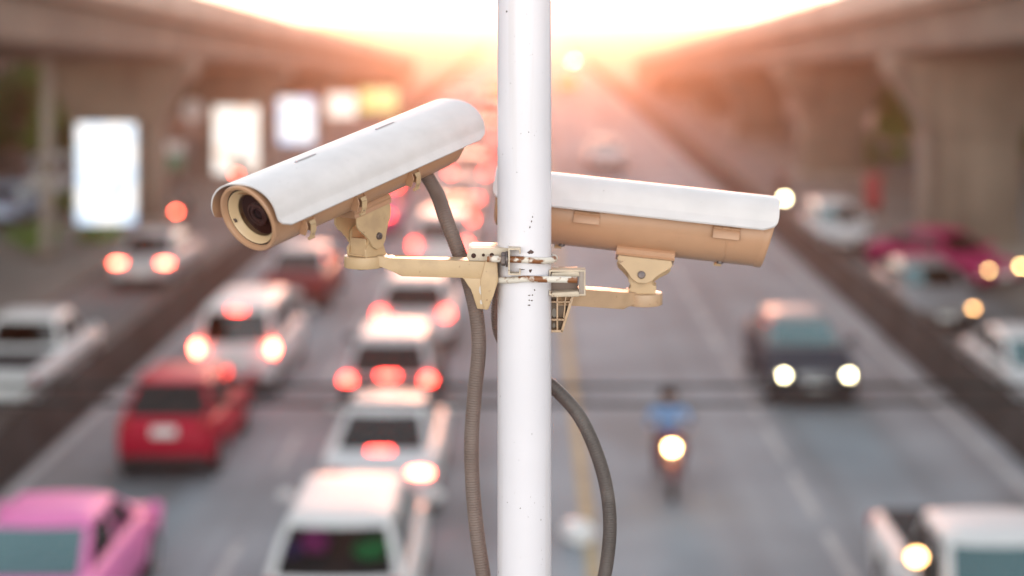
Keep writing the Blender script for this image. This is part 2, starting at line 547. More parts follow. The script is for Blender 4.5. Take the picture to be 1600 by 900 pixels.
def surveillance_camera(label, m, L, pads):
    t = thing('surveillance_camera', label, 'camera', mat=m, group='pair of surveillance cameras on the pole')
    # housing
    bm = new()
    xs = [(-.003, .985), (-.006, 1.0), (-.055, 1.0), (-.0555, .992), (-.057, .992), (-.0575, 1.0), (-L + .052, 1.0), (-L + .036, .97), (-L + .022, .86), (-L + .014, .72), (-L + .006, .70), (-L + .003, .6)]
    loft(bm, [body_ring(x, s, (1 - s) * .012) for x, s in xs], True, False)
    bm.verts.ensure_lookup_table(); bm.faces.new([bm.verts[len(bm.verts) - 48 + k] for k in range(48)])
    mobj('housing', bm, tan_m, t, 40)
    # front bezel with deep cone, gasket, window and lens
    bm = new()
    lathe(bm, [(-.008, .0462), (-.002, .0482), (.004, .0482), (.006, .0470), (.006, .0435), (.003, .0418), (-.001, .0410)], 'X', 64)
    bz = mobj('front_bezel', bm, tan_m, t, 30)
    bm = new(); lathe(bm, [(-.001, .0411), (-.003, .0403), (-.0012, .0394)], 'X', 64)
    mobj('gasket', bm, gasket_m, bz, 0)
    bm = new()
    lathe(bm, [(-.0012, .0394), (0, .0388), (-.001, .0375), (-.005, .0355), (-.009, .0325), (-.0115, .0312), (-.018, .0308)], 'X', 64)
    cone = mobj('inner_ring', bm, ring_m, bz, 30)
    bm = new(); cyl(bm, (-.0035, .0355 * math.cos(R(193)), .0355 * math.sin(R(193))), (-.0015, .0357 * math.cos(R(193)), .0357 * math.sin(R(193))), .0030, seg=16)
    mobj('screw', bm, steel_m, bz)
    bm = new(); lathe(bm, [(-.0113, .0313), (-.0103, .0300), (-.0098, .02), (-.0096, .0001)], 'X', 48)
    mobj('window', bm, window_m, t, 30)
    bm = new(); lathe(bm, [(-.018, .0309), (-.0185, .0001)], 'X', 48)
    le = mobj('lens', bm, lensdark_m, t, 30)
    bm = new(); lathe(bm, [(-.018, .0165), (-.0125, .0165), (-.0118, .0158), (-.0118, .0135), (-.0145, .0130), (-.0145, .0105), (-.013, .0100), (-.013, .0088), (-.0155, .0080)], 'X', 40)
    mobj('lens_barrel', bm, lensring_m, le, 30)
    bm = new(); lathe(bm, [(-.0155, .0082), (-.013, .006), (-.012, .003), (-.0117, .0001)], 'X', 32)
    mobj('lens_glass', bm, lensglass_m, le, 30)
    for o_ in list(t.children) + [c_ for q_ in t.children for c_ in q_.children]:      # the front face leans: its lower edge sits further back
        for v_ in o_.data.vertices:
            if o_.name.startswith('housing') and v_.co.x < -.02: continue
            v_.co.x += .20 * v_.co.z
    # sun hood: a bent sheet with rounded corners
    sec = hood_sec(); ns = len(sec); nx = 40
    x0, x1 = .010, -L
    bm = new(); rows = []
    def hx(k): return x0 + (x1 - x0) * k / nx
    arc = [0.0]
    for (a, b), (c, d) in zip(sec, sec[1:]): arc.append(arc[-1] + math.hypot(c - a, d - b))
    tot = arc[-1]; rc = .020
    for thick in (0.0, .0018):
        row = []
        for k in range(nx + 1):
            line = []
            for i, (yy, zz) in enumerate(sec):
                x = hx(k)
                e = min(arc[i], tot - arc[i])                  # distance from the lower edge: round the four corners
                if e < rc:
                    cut = rc - math.sqrt(max(0, rc * rc - (rc - e) ** 2))
                    x = min(max(x, x1 + cut), x0 - cut)
                yn, zn = (yy * .97, zz - thick) if thick else (yy, zz)
                if thick: yn = yy - math.copysign(thick, yy) * min(1, abs(yy) / .04)
                line.append(bm.verts.new((x, yn, zn)))
            row.append(line)
        rows.append(row)
    for r_i, row in enumerate(rows):
        for k in range(nx):
            for i in range(ns - 1):
                q = (row[k][i], row[k][i + 1], row[k + 1][i + 1], row[k + 1][i])
                bm.faces.new(q if r_i == 0 else tuple(reversed(q))).material_index = r_i
    A, B = rows
    for k in range(nx):
        for i in (0, ns - 1): bm.faces.new((A[k][i], A[k + 1][i], B[k + 1][i], B[k][i]))
    for i in range(ns - 1):
        for k in (0, nx): bm.faces.new((A[k][i], B[k][i], B[k][i + 1], A[k][i + 1]))
    bmesh.ops.remove_doubles(bm, verts=bm.verts, dist=1e-6)
    hood = mobj('sun_hood', bm, [hood_m, tan_m], t, 35)
    def hood_pt(x, s_, off=.0006):
        "point on the hood at arc fraction s_"
        q = s_ * tot
        for i in range(ns - 1):
            if q <= arc[i + 1]:
                f = (q - arc[i]) / (arc[i + 1] - arc[i]); break
        yy = sec[i][0] + (sec[i + 1][0] - sec[i][0]) * f; zz = sec[i][1] + (sec[i + 1][1] - sec[i][1]) * f
        tx, tz = sec[i + 1][0] - sec[i][0], sec[i + 1][1] - sec[i][1]
        n = Vector((0, tz, -tx)).normalized()
        if n.z < 0 and abs(n.z) > .01: n = -n
        return Vector((x, yy, zz)) + n * off
    for xc in (-.115, -.285):
        bm = new(); ring = []
        for k in range(20):
            a = 2 * math.pi * k / 20
            xx = xc + math.copysign(.020, math.cos(a)) * (abs(math.cos(a)) ** .3) 
            ring.append(bm.verts.new(hood_pt(xx, .475 + .0028 / tot * math.sin(a), .0005)))
        bm.faces.new(ring)
        sl_ = mobj('hood_slot', bm, slot_m, hood, 0)
        bm = new(); ball(bm, hood_pt(xc + .020, .475, .0004), (.0026, .0026, .0014), 12)
        mobj('hood_screw', bm, pbr('screw_zinc', (.4, .36, .38), .35, .8), hood)
    # three latches on the left side: strap, hinge ears, buckle
    def wall(zv):
        s_ = max(-1, min(1, zv / HR)); c = math.sqrt(max(0, 1 - s_ * s_))
        return HR * c ** .95
    for xl in (-.060, -.165, -.285):
        bm = new()
        prof = [(.0475 + .0018, .012), (.0478 + .0016, .0), (.0463 + .0018, -.012), (.0437 + .0026, -.0225)]
        for (ya, za), (yb, zb) in zip(prof, prof[1:]):
            prism(bm, [(xl - .0075, ya, za), (xl + .0075, ya, za), (xl + .0075, yb, zb), (xl - .0075, yb, zb)], (0, -.003, 0))
        lt = mobj('latch', bm, tan_m, t, 25)
        bm = new()
        poly = [Vector((xl + .0075, .0445, -.013)), Vector((xl + .0075, .0515, -.018)), Vector((xl + .0085, .0535, -.026)), Vector((xl + .009, .047, -.038)), Vector((xl + .009, .036, -.0355))]
        prism(bm, poly, (.0016, 0, 0), .0004, 1)
        poly = [p - Vector((.0165, 0, 0)) for p in poly]
        prism(bm, poly, (.0016, 0, 0), .0004, 1)
        mobj('latch_ear', bm, tan_m, lt, 25)
        bm = new()
        P = [Vector((xl, .0520, -.019)), Vector((xl, .0545, -.024)), Vector((xl, .0525, -.034)), Vector((xl, .0475, -.043))]
        for a, b in zip(P, P[1:]):
            d = (b - a); n = Vector((0, -d.z, d.y)).normalized() * .0012
            prism(bm, [a + Vector((-.005, 0, 0)), a + Vector((.005, 0, 0)), b + Vector((.005, 0, 0)), b + Vector((-.005, 0, 0))], n)
        cyl(bm, (xl - .0052, .0472, -.0435), (xl + .0052, .0472, -.0435), .0022, seg=12)
        mobj('buckle', bm, cream_m, lt, 25)
        bm = new(); cyl(bm, (xl, .0490, -.037), (xl, .0518, -.0372), .0017, seg=12); cyl(bm, (xl, .0525, -.0265), (xl, .0548, -.0265), .0017, seg=12)
        mobj('buckle_hole', bm, steel_m, lt)
    # two hinges on the right side
    for xl in (-.058, -.345 if L > .4 else -.248):
        bm = new()
        box(bm, (xl, -.0482, -.016), (.036, .0022, .014), .0007)
        for k in (-1, 0, 1): cyl(bm, (xl + k * .0117 - .0055, -.0492, -.0085), (xl + k * .0117 + .0055, -.0492, -.0085), .0024, seg=12)
        mobj('hinge', bm, tan_m, t, 30)
    bm = new()
    box(bm, (-L / 2 + .02, 0, -.0005), (L - .10, 2 * .0474, .0022), .0005)
    mobj('lid_seam', bm, pbr('seam_brown', (.16, .09, .06), .7), t)
    # bottom rail and screws
    xr = pads['rail']; pv = -.0562 - .0328 * pads['k']
    bm = new()
    prism(bm, [(xr - .040, -.020, -.0425), (xr - .040, .020, -.0425), (xr - .040, .0235, -.0475), (xr - .040, .0215, -.0515), (xr - .040, .0245, -.0560), (xr - .040, -.0245, -.0560), (xr - .040, -.0215, -.0515), (xr - .040, -.0235, -.0475)], (.080, 0, 0), .0006, 1)
    rl = mobj('mounting_rail', bm, tan_m, t, 25)
    bm = new()
    for xx in (-.06, -L + .10): cyl(bm, (xx, 0, -HR - .0022), (xx, 0, -HR + .004), .0042, .0055, seg=14)
    mobj('bottom_screw', bm, steel_m, t)
    # upper leaves of the tilt joint
    for sgn in (1, -1):
        bm = new()
        out = [(.036, -.0562), (-.036, -.0562), (-.038, -.062), (-.035, -.072), (-.026, -.080), (-.021, -.088), (-.017, -.097), (-.008, -.1045), (.004, -.1045), (.013, -.098), (.017, -.088), (.024, -.080), (.033, -.074), (.038, -.066)]
        prism(bm, [Vector((xr + u, sgn * .0195, -.0562 + (z + .0562) * pads['k'])) for u, z in out], (0, sgn * .0032, 0), .0007, 1)
        lf = mobj('tilt_leaf', bm, cream_m, t, 30)
        bm = new(); cyl(bm, (xr - .003, sgn * .0225, pv), (xr - .003, sgn * .0262, pv), .0056, .0048, seg=20, bev=.0006)
        box(bm, (xr - .003, sgn * .0264, pv), (.0052, .0008, .0014)); box(bm, (xr - .003, sgn * .0264, pv), (.0014, .0009, .0052))
        mobj('tilt_screw', bm, steel_m, lf, 30)
    return t

# left camera
mL, LL = cam_matrix(pt(391, 340, 2.225), pt(709, 203, 2.575))
camL = surveillance_camera('white hooded surveillance camera tilted down to the left, its lens facing out', mL, LL, {'rail': -.215, 'k': 1.2})
# right camera
mR, LR = cam_matrix(pt(1197, 364, 2.575), pt(772, 317.5, 2.60))
RS = 1.12
mR = mR @ Matrix.Rotation(R(-17), 4, 'X') @ Matrix.Diagonal((RS, RS, RS, 1))
LR /= RS
XR = -.163
camR = surveillance_camera('white hooded surveillance camera partly behind the pole, pointing away to the right', mR, LR, {'rail': XR, 'k': .72})

def joint_base(parent, m, xr, padz, inv, k):
    "lower bracket of the tilt joint, level, turned like its camera; pivot under the rail"
    piv = m @ Vector((xr - .003, 0, -.0562 - .0328 * k))
    F = (m.to_3x3() @ Vector((1, 0, 0))); F.z = 0; F.normalize()
    Lf = Vector((0, 0, 1)).cross(F)
    def q(u, v, z): return inv @ (piv + F * u + Lf * v + Vector((0, 0, z)))
    h = padz - piv.z
    rot = Matrix((F, Lf, Vector((0, 0, 1)))).transposed()
    out = [(-.022, h), (.022, h), (.024, h + .012), (.016, h * .35), (.017, .006), (.008, .015), (-.008, .015), (-.019, .008), (-.019, -.004), (-.014, h * .45)]
    for sgn in (1, -1):
        bm = new(); prism(bm, [q(u, sgn * .0145, z) for u, z in out], inv.to_3x3() @ (Lf * sgn * .0042), .0007, 1)
        mobj('tilt_base', bm, cream_m, parent, 30)
    bm = new()
    prism(bm, [q(.020, -.0145, h), q(.020, .0145, h), q(.019, .0145, h * .1), q(.019, -.0145, h * .1)], inv.to_3x3() @ (F * -.003), .0005, 1)
    prism(bm, [q(-.022, -.018, h + .0005), q(.022, -.018, h + .0005), q(.022, .018, h + .0005), q(-.022, .018, h + .0005)], (0, 0, .003), .0005, 1)
    mobj('tilt_floor', bm, cream_m, parent, 30)
    return piv

def ppx(bm, pts, Y, th, bev=.0015, base=Vector((0, 0, 0)), dY=None):
    "plate given by its outline at distance Y, th thick away from the viewer; dY(x): extra distance"
    P = [pt(x, y, Y + (dY(x) if dY else 0)) - base for x, y in pts]
    return prism(bm, P, (0, th, 0), bev, 2)

# --- left bracket
base = pt(780, 420, 2.40)
armL = thing('camera_bracket', 'cream wall bracket reaching left from the pole under the tilted camera', 'bracket', base, group='camera brackets on the pole')
invL = Matrix.Translation(-base)
pivL = mL @ Vector((-.218, 0, -.0562 - .0328 * 1.2))
Yp = pivL.y
padc = pt(569, 407, Yp)
dYl = lambda x: (Yp - 2.403) * max(0, min(1, (740 - x) / 160))
zp0, zp1 = pt(0, 417, Yp).z, pt(0, 398.5, Yp).z
bm = new()
cyl(bm, (padc.x - base.x, padc.y - base.y, zp0 - base.z), (padc.x - base.x, padc.y - base.y, zp1 - base.z), .029, seg=48, bev=.0015)
mobj('arm_pad', bm, cream_m, armL, 30)
bm = new()
ppx(bm, [(588, 400), (600, 400.5), (603, 403), (612, 403.5), (615, 405), (770, 408), (776, 436), (628, 432), (600, 417), (588, 417)], 2.386, .034, .0015, base, dYl)
mobj('arm', bm, cream_m, armL, 30)
bm = new(); cyl(bm, Vector((padc.x - .004, padc.y, zp0 - .004)) - base, Vector((padc.x - .004, padc.y, zp0 + .002)) - base, .0065, seg=6)
mobj('pad_bolt', bm, steel_m, armL)
joint_base(armL, mL, -.215, zp1, invL, 1.2)
# wall plate with gusset
bm = new()
ppx(bm, [(758, 408), (777, 403), (778.5, 440), (771, 462), (763, 484), (757, 485), (752, 470), (750, 440)], 2.3845, .05, .002, base)
plt_ = mobj('wall_plate', bm, cream_m, armL, 30)
bm = new()
ppx(bm, [(722, 434), (776, 436), (772, 455), (760, 484), (745.5, 482.5), (736, 452), (733, 446)], 2.3865, .004, .0012, base)
mobj('gusset', bm, cream_m, plt_, 30)
bm = new()
for (x, y, rx, ry) in ((752, 453, 3.6, 7.5), (752, 472, 2.2, 3.6)):
    P = [pt(x + rx * math.cos(a), y + ry * math.sin(a), 2.3858) - base for a in np.linspace(0, 2 * math.pi, 20, endpoint=False)]
    prism(bm, P, (0, .002, 0))
mobj('gusset_hole', bm, pbr('hole_grey', (.55, .5, .45), .6), plt_, 0)
# C channel clamp (open towards the pole)
def channel(parent, base, x0, x1, ytop, ybot, Y0, Y1, open_right):
    "C profile running away from the viewer: web on one side, lips on the other"
    t_ = 2.2
    s = 1 if open_right else -1
    def X(u): return x0 + u if open_right else x1 - u
    W = x1 - x0
    out = [(0, ytop), (W, ytop), (W, ytop + 9), (W - t_, ytop + 9), (W - t_, ytop + t_), (t_, ytop + t_), (t_, ybot - t_), (W - t_, ybot - t_), (W - t_, ybot - 8), (W, ybot - 8), (W, ybot), (0, ybot)]
    bm = new()
    P = [pt(X(u), v, Y0) - base for u, v in out]
    prism(bm, P, (0, Y1 - Y0, 0), .0004, 1)
    return mobj('clamp_channel', bm, pale_m, parent, 30)
chL = channel(armL, base, 794, 813.5, 388, 430, 2.364, 2.400, True)
bm = new()
ppx(bm, [(731, 389.5), (736, 387.5), (795, 388), (795, 408.5), (733, 407.5), (729, 403)], 2.3865, .006, .001, base)
ppx(bm, [(731, 389.5), (736, 387.5), (795, 388), (795, 390.5), (733, 391)], 2.3867, .06, .0004, base)
mobj('clamp_plate', bm, pale_m, armL, 30)
bm = new()
for (x, y, r_) in ((740, 399.5, 3.8), (755.3, 398.5, 2.4), (768.5, 398.5, 3.4)):
    cyl(bm, pt(x, y, 2.3858) - base, pt(x, y, 2.387) - base, r_ * .93e-3, seg=16)
mobj('clamp_hole', bm, pbr('rust_hole', (.05, .02, .015), .9), armL)
def ubolt(parent, base, yl, ym, yr, xstart, xend, wrap_right):
    "U bolt round the pole; ends point away from the wrapped side"
    s = 1 if wrap_right else -1
    r = POLE_R + .0048
    zc = lambda x: CAMH - (interp([(min(xstart, xend), yl if xstart < xend else yr), (819, ym), (max(xstart, xend), yr if xstart < xend else yl)], x) - PY) * 2.375 / FPX
    P = []
    xs = (xstart - PX) * 2.375 / FPX
    for k in range(14):
        f = k / 14; P.append(Vector((xs + (POLE_X - xs) * f, POLE_Y - r, 0)))
    for k in range(33):
        a = math.pi * k / 32
        P.append(Vector((POLE_X + s * r * math.sin(a), POLE_Y - r * math.cos(a), 0)))
    for k in range(1, 12): P.append(Vector((POLE_X + (xs - POLE_X) * k / 11, POLE_Y + r, 0)))
    for p in P:
        xpix = PX + FPX * p.x / p.y
        p.z = zc(max(min(xpix, max(xstart, xend)), min(xstart, xend)))
    bm = new(); tube(bm, [p - base for p in P], .0047, 14)
    return mobj('u_bolt', bm, rusty_m, parent)
ubolt(armL, base, 404.5, 406, 411, 761, 868, True)
bm = new()
a_, b_ = Vector((pt(783, 404.6, 2.376).x, POLE_Y - POLE_R - .0048, pt(783, 404.6, 2.376).z)), Vector((pt(790, 405, 2.376).x, POLE_Y - POLE_R - .0048, pt(783, 404.8, 2.376).z))
cyl(bm, a_ - base, b_ - base, .0098, seg=6, bev=.001)
cyl(bm, b_ - base, b_ - base + Vector((.0032, 0, 0)), .0112, seg=24, bev=.0006)
mobj('nut', bm, steel_m, armL)

# --- right bracket
baseR = pt(890, 445, 2.43)
armR = thing('camera_bracket', 'tan ribbed bracket reaching right from the pole with a rusty ring', 'bracket', baseR, group='camera brackets on the pole')
invR = Matrix.Translation(-baseR)
pivR = mR @ Vector((XR - .003, 0, -.0562 - .0328 * .72))
Yq = pivR.y
padr = pt(1006, 466, Yq)
zq0, zq1 = pt(0, 475.5, Yq).z, pt(0, 456.5, Yq).z
dYr = lambda x: (Yq - 2.44) * max(0, min(1, (x - 915) / 75))
bm = new(); cyl(bm, Vector((padr.x, padr.y, zq0)) - baseR, Vector((padr.x, padr.y, zq1)) - baseR, .0285, seg=48, bev=.0015)
mobj('arm_pad', bm, armtan_m, armR, 30)
bm = new()
ppx(bm, [(870, 452), (916, 453), (955, 455.5), (983, 457), (1000, 457), (1000, 475.5), (990, 475.5), (974, 484), (955, 482), (900, 478), (870, 478)], 2.425, .034, .0015, baseR, dYr)
mobj('arm', bm, armtan_m, armR, 30)
bm = new(); cyl(bm, Vector((padr.x, padr.y, zq0 - .004)) - baseR, Vector((padr.x, padr.y, zq0 + .002)) - baseR, .0065, seg=6)
mobj('pad_bolt', bm, steel_m, armR)
joint_base(armR, mR, XR, zq1, invR, .72)
channel(armR, baseR, 858, 915, 422, 462, 2.400, 2.425, False)
bm = new(); ppx(bm, [(904.5, 424), (913.5, 425), (913.5, 460), (904.5, 459)], 2.4012, .022, .0005, baseR)
mobj('channel_end', bm, pbr('end_greyish_paint', (.36, .29, .245), .5, var=.15, scale=60), armR, 30)
bm = new()
for y0_ in (424.5, 455.5):
    ppx(bm, [(862, y0_ + 2), (904, y0_ - .5), (906, y0_ + 8), (862, y0_ + 9)], 2.398, .05, .0015, baseR)
mobj('clamp_plate', bm, pale_m, armR, 30)
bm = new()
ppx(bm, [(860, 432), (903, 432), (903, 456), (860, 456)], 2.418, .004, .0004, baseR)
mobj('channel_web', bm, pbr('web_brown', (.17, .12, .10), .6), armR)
ubolt(armR, baseR, 437.5, 436, 442, 902, 772, False)
bm = new()      # ribbed back of the gusset: floor plate with raised rim and ribs
ppx(bm, [(858, 462), (896, 462), (894, 470), (877, 517), (858, 517)], 2.436, .004, .0005, baseR)
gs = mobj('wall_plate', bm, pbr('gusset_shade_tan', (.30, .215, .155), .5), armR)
bm = new()
for seg_ in ([(893, 462), (897, 464), (879.5, 519.5), (876, 518)], [(856, 516), (879.5, 516), (879, 519.5), (856, 519.5)], [(869.5, 463), (872, 463), (872, 516), (869.5, 516)], [(883, 463), (885, 463), (882, 497), (880, 497)],
             [(858, 471), (893, 471), (892, 473), (858, 473)], [(858, 499), (884, 499), (883.5, 501), (858, 501)], [(858, 461.5), (897, 461.5), (897, 464), (858, 464)]):
    ppx(bm, seg_, 2.418, .018, .0003, baseR)
mobj('rib', bm, armtan_m, gs)
bm = new()
for (x, y, rx, ry) in ((866, 489, 3.5, 7), (865.5, 509, 2.2, 4.5)):
    prism(bm, [pt(x + rx * math.cos(a), y + ry * math.sin(a), 2.4355) - baseR for a in np.linspace(0, 2 * math.pi, 20, endpoint=False)], (0, .001, 0))
mobj('plate_hole', bm, pbr('hole_grey', (.55, .5, .45), .6), gs, 0)

# ------------------------------------------------------------------ conduits
def conduit(name, label, pts, r, mat, pitch=.0037, depth=.0006, seam=False, y0=0):
    P = resample(spline(pts, 24), pitch / 4)
    bm = new()
    tube(bm, P, lambda i: r + depth * (1 if i % 4 in (0, 1) else -1) * (1 if depth else 0), 20)
    o = mobj(name, bm, mat, None, 60)
    return tag(o, label, 'cable', 'flexible conduits of the cameras')
xg = mL @ Vector((-LL + .085, .004, -.043))
conduit('conduit', 'grey brown ribbed conduit hanging from the tilted camera behind its arm', [xg, pt(683, 303, xg.y - .004), pt(698, 345, 2.47), pt(716, 392, 2.455), pt(731, 435, 2.45), pt(744, 490, 2.44), pt(748, 545, 2.44), pt(742, 610, 2.44), pt(737, 680, 2.44), pt(738, 750, 2.44), pt(745, 830, 2.44), pt(756, 905, 2.44), pt(763, 960, 2.45)], .0108, cond_m, depth=.00035)
conduit('conduit', 'dark grey conduit arching out to the right from behind the pole', [pt(822, 585, 2.475), pt(850, 596, 2.475), pt(872, 612, 2.472), pt(905, 650, 2.468), pt(930, 702, 2.465), pt(947, 760, 2.465), pt(953, 820, 2.465), pt(948, 880, 2.465), pt(937, 930, 2.465), pt(920, 985, 2.465)], .0102, cond2_m, depth=.00018)
conduit('conduit', 'short ribbed grey conduit end tucked behind the left edge of the pole', [pt(800, 440, 2.477), pt(782, 448, 2.477), pt(775, 470, 2.477), pt(774, 500, 2.477), pt(779, 525, 2.477), pt(792, 545, 2.477), pt(812, 560, 2.477)], .0062, cond_m, depth=.0005)

# ------------------------------------------------------------------ vehicles
KIND = {
 'sedan': dict(L=4.55, W=1.76, H=1.45, belt=.93, top=[(0, .80), (.02, .90), (.06, .955), (.2, .97), (.66, .95), (.74, .92), (.9, .80), (.97, .70), (1, .60)],
               gr=(.12, .31), gf=(.74, .56), hw=(.74, .58), wb=(.195, .80), tl=(.62, .80, .18, .085), wr=.31),
 'hatch': dict(L=3.95, W=1.68, H=1.50, belt=.95, top=[(0, .80), (.02, .93), (.05, .96), (.66, .96), (.76, .93), (.92, .80), (.98, .70), (1, .60)],
               gr=(.035, .15), gf=(.80, .56), hw=(.72, .57), wb=(.17, .81), tl=(.66, .93, .10, .16), wr=.30),
 'minivan': dict(L=4.5, W=1.74, H=1.80, belt=1.02, top=[(0, .85), (.02, 1.0), (.05, 1.03), (.7, 1.03), (.80, .99), (.93, .86), (.98, .74), (1, .62)],
               gr=(.02, .07), gf=(.85, .62), hw=(.76, .63), wb=(.17, .81), tl=(.74, 1.0, .08, .2), wr=.31),
 'wagon': dict(L=4.3, W=1.78, H=1.62, belt=.98, top=[(0, .85), (.02, .96), (.05, .99), (.68, .99), (.78, .96), (.93, .84), (.98, .74), (1, .62)],
               gr=(.02, .13), gf=(.80, .58), hw=(.78, .60), wb=(.17, .81), tl=(.72, .95, .11, .16), wr=.33),
 'pickup': dict(L=5.1, W=1.82, H=1.68, belt=1.05, top=[(0, .98), (.02, 1.0), (.36, 1.0), (.38, 1.05), (.70, 1.06), (.76, 1.03), (.93, .94), (.985, .84), (1, .7)],
               gr=(.385, .42), gf=(.76, .63), hw=(.76, .62), wb=(.20, .79), tl=(.80, .85, .06, .16), wr=.36),
}
WHEEL = {}
def wheel_meshes(r):
    if r in WHEEL: return WHEEL[r]
    b1 = new(); lathe(b1, [(-.09, r * .64), (-.1, r * .72), (-.095, r * .93), (-.07, r), (.07, r), (.095, r * .93), (.1, r * .72), (.09, r * .64), (.05, r * .6)], 'X', 28)
    bmesh.ops.recalc_face_normals(b1, faces=b1.faces)
    tm = bpy.data.meshes.new('tyre'); b1.to_mesh(tm); b1.free(); tm.materials.append(tyre_m)
    b2 = new()
    lathe(b2, [(.07, r * .64), (.085, r * .62), (.07, r * .56), (.03, r * .5), (.03, .0001)], 'X', 28)
    for k in range(5):
        a = 2 * math.pi * k / 5
        box(b2, (.062, math.cos(a) * r * .3, math.sin(a) * r * .3), (.03, r * .56, .07), .008, Matrix.Rotation(a, 3, 'X'))
    cyl(b2, (.03, 0, 0), (.085, 0, 0), .05, seg=12)
    bmesh.ops.recalc_face_normals(b2, faces=b2.faces)
    rm = bpy.data.meshes.new('rim'); b2.to_mesh(rm); b2.free(); rm.materials.append(rim_m)
    for me in (tm, rm): me.polygons.foreach_set('use_smooth', [True] * len(me.polygons)); me.set_sharp_from_angle(angle=R(35))
    WHEEL[r] = (tm, rm)
    return WHEEL[r]

def car(kind, name, label, cat, d, X, pnt, away=True, rz=None, group=None, tail=None, head=None, brake=None, scale=1.0, roofmat=None, wind=None, mirror_lamp=None, mdz=0.0, mdy=0.0, z=0.0, tails=(1, 1), heads=(1, 1), roof_sign=None):
    k = KIND[kind]; L, W, H = k['L'], k['W'], k['H']
    ang = (0 if away else math.pi) if rz is None else rz
    cy = d + L / 2 * scale if rz is None else d
    t = thing(name, label, cat, (X, cy, z), ang, group)
    t.scale = (scale,) * 3
    hw_, yr = W / 2, -L / 2
    wr = k['wr']
    wy = [yr + L * u for u in k['wb']]
    # body shell
    us = sorted(set([0, .004, .012, .025] + [i / 70 for i in range(3, 68)] + [.975, .988, .996, 1]))
    rings = []
    for u in us:
        yy = yr + L * u
        e = abs(2 * u - 1)
        ww = hw_ * (1 - .10 * e ** 5 - (.05 * (max(0, u - .8) / .2) ** 2))
        endk = max(0, 1 - min(u, 1 - u) / .025)
        ww *= 1 - .06 * endk ** 2
        zb = .24 + .05 * e ** 8 + .07 * endk ** 2
        zt = interp(k['top'], u) - .03 * endk ** 2
        arch = 0
        for q in wy:
            dy = yy - q; ra = wr + .075
            if abs(dy) < ra: arch = wr + math.sqrt(ra * ra - dy * dy)
        half = [(0, zb), (.84 * ww, zb), (.95 * ww, zb + .05), (.985 * ww, zb + .16), (1.0 * ww, zb + .34), (.998 * ww, max(zb + .36, zt - .24)), (.975 * ww, zt - .10), (.93 * ww, zt - .025), (.84 * ww, zt), (.45 * ww, zt + .018), (0, zt + .022)]
        half = [(x, max(z_, min(arch, zt - .12 - .01 * (10 - i))) if i < 6 else z_) for i, (x, z_) in enumerate(half)]
        ring = [(x, yy, z_) for x, z_ in half] + [(-x, yy, z_) for x, z_ in reversed(half[1:-1])]
        rings.append(ring)
    bm = new(); loft(bm, rings)
    body = mobj('body', bm, pnt, t, 38)
    # cabin
    belt = k['belt']
    zz = lambda s_: belt + (H - .05 - belt) * s_
    ru, fu = k['gr'], k['gf']
    yR = lambda s_: yr + L * (ru[0] + (ru[1] - ru[0]) * (s_ ** 1.15))
    yF = lambda s_: yr + L * (fu[0] + (fu[1] - fu[0]) * (s_ ** 1.1))
    hw2 = lambda s_: k['hw'][0] + (k['hw'][1] - k['hw'][0]) * s_ ** 1.5
    rows = [0, .10, .38, .64, .88, 1.0]
    fu_ = [-1, -.88, -.45, 0, .45, .88, 1]
    sv = [0, .05, .44, .50, .95, 1.0]
    def ringp(s_):
        f, r_, h_ = yF(s_), yR(s_), hw2(s_)
        pts = []
        for u in fu_: pts.append((u * h_ * -1, f - .10 * u * u, zz(s_)))               # front, from +x to -x
        for v in sv[1:-1]: pts.append((-h_ * (1 + .012 * math.sin(math.pi * v)), f - .10 + (r_ + .07 - f + .10) * v, zz(s_)))
        for u in fu_: pts.append((u * h_, r_ + .07 * u * u, zz(s_)))                   # rear
        for v in reversed(sv[1:-1]): pts.append((h_ * (1 + .012 * math.sin(math.pi * v)), f - .10 + (r_ + .07 - f + .10) * v, zz(s_)))
        return pts
    RG = [ringp(s_) for s_ in rows]
    n = len(RG[0]); nf, nsd = len(fu_), len(sv) - 2
    def patch(i):
        "which window does column i (from i to i+1) belong to"
        if 1 <= i <= nf - 3: return 'windscreen'
        a = nf - 1
        if a <= i < a + nsd + 1:
            j = i - a
            return 'side_window_a' if j == 1 else ('side_window_b' if j == 3 else None)
        b = nf + nsd
        if b + 1 <= i <= b + nf - 3: return 'rear_window'
        c = b + nf - 1
        j = i - c
        return 'side_window_c' if j == 1 else ('side_window_d' if j == 3 else None)
    bm = new(); V = [[bm.verts.new(p) for p in r_] for r_ in RG]
    win = {}
    for a in range(len(rows) - 1):
        for i in range(n):
            j = (i + 1) % n
            pz = patch(i)
            if pz and 1 <= a <= 3: win.setdefault(pz, []).append([RG[a][i], RG[a][j], RG[a + 1][j], RG[a + 1][i]])
            else: bm.faces.new((V[a][i], V[a][j], V[a + 1][j], V[a + 1][i]))
    cyy = (yF(1) + yR(1)) / 2
    prev = V[-1]
    for sc_, dz in ((.965, .022), (.85, .038), (.5, .050)):
        cur = [bm.verts.new((p[0] * sc_, cyy + (p[1] - cyy) * sc_, zz(1) + dz)) for p in RG[-1]]
        for i in range(n): bm.faces.new((prev[i], prev[(i + 1) % n], cur[(i + 1) % n], cur[i]))
        prev = cur
    bm.faces.new(prev)
    mobj('roof', bm, roofmat or pnt, t, 40)
    for pz, quads in win.items():
        bm = new()
        for q in quads: bm.faces.new([bm.verts.new(p) for p in q])
        bmesh.ops.remove_doubles(bm, verts=bm.verts, dist=1e-5)
        nm = 'side_window' if pz.startswith('side') else pz
        gm = wind if (wind and nm != 'side_window') else (glass_teal if nm == 'windscreen' else glass_dark)
        mobj(nm, bm, gm, t, 60)
    # cabin floor, seats, dashboard
    bm = new()
    lo = ringp(.03)
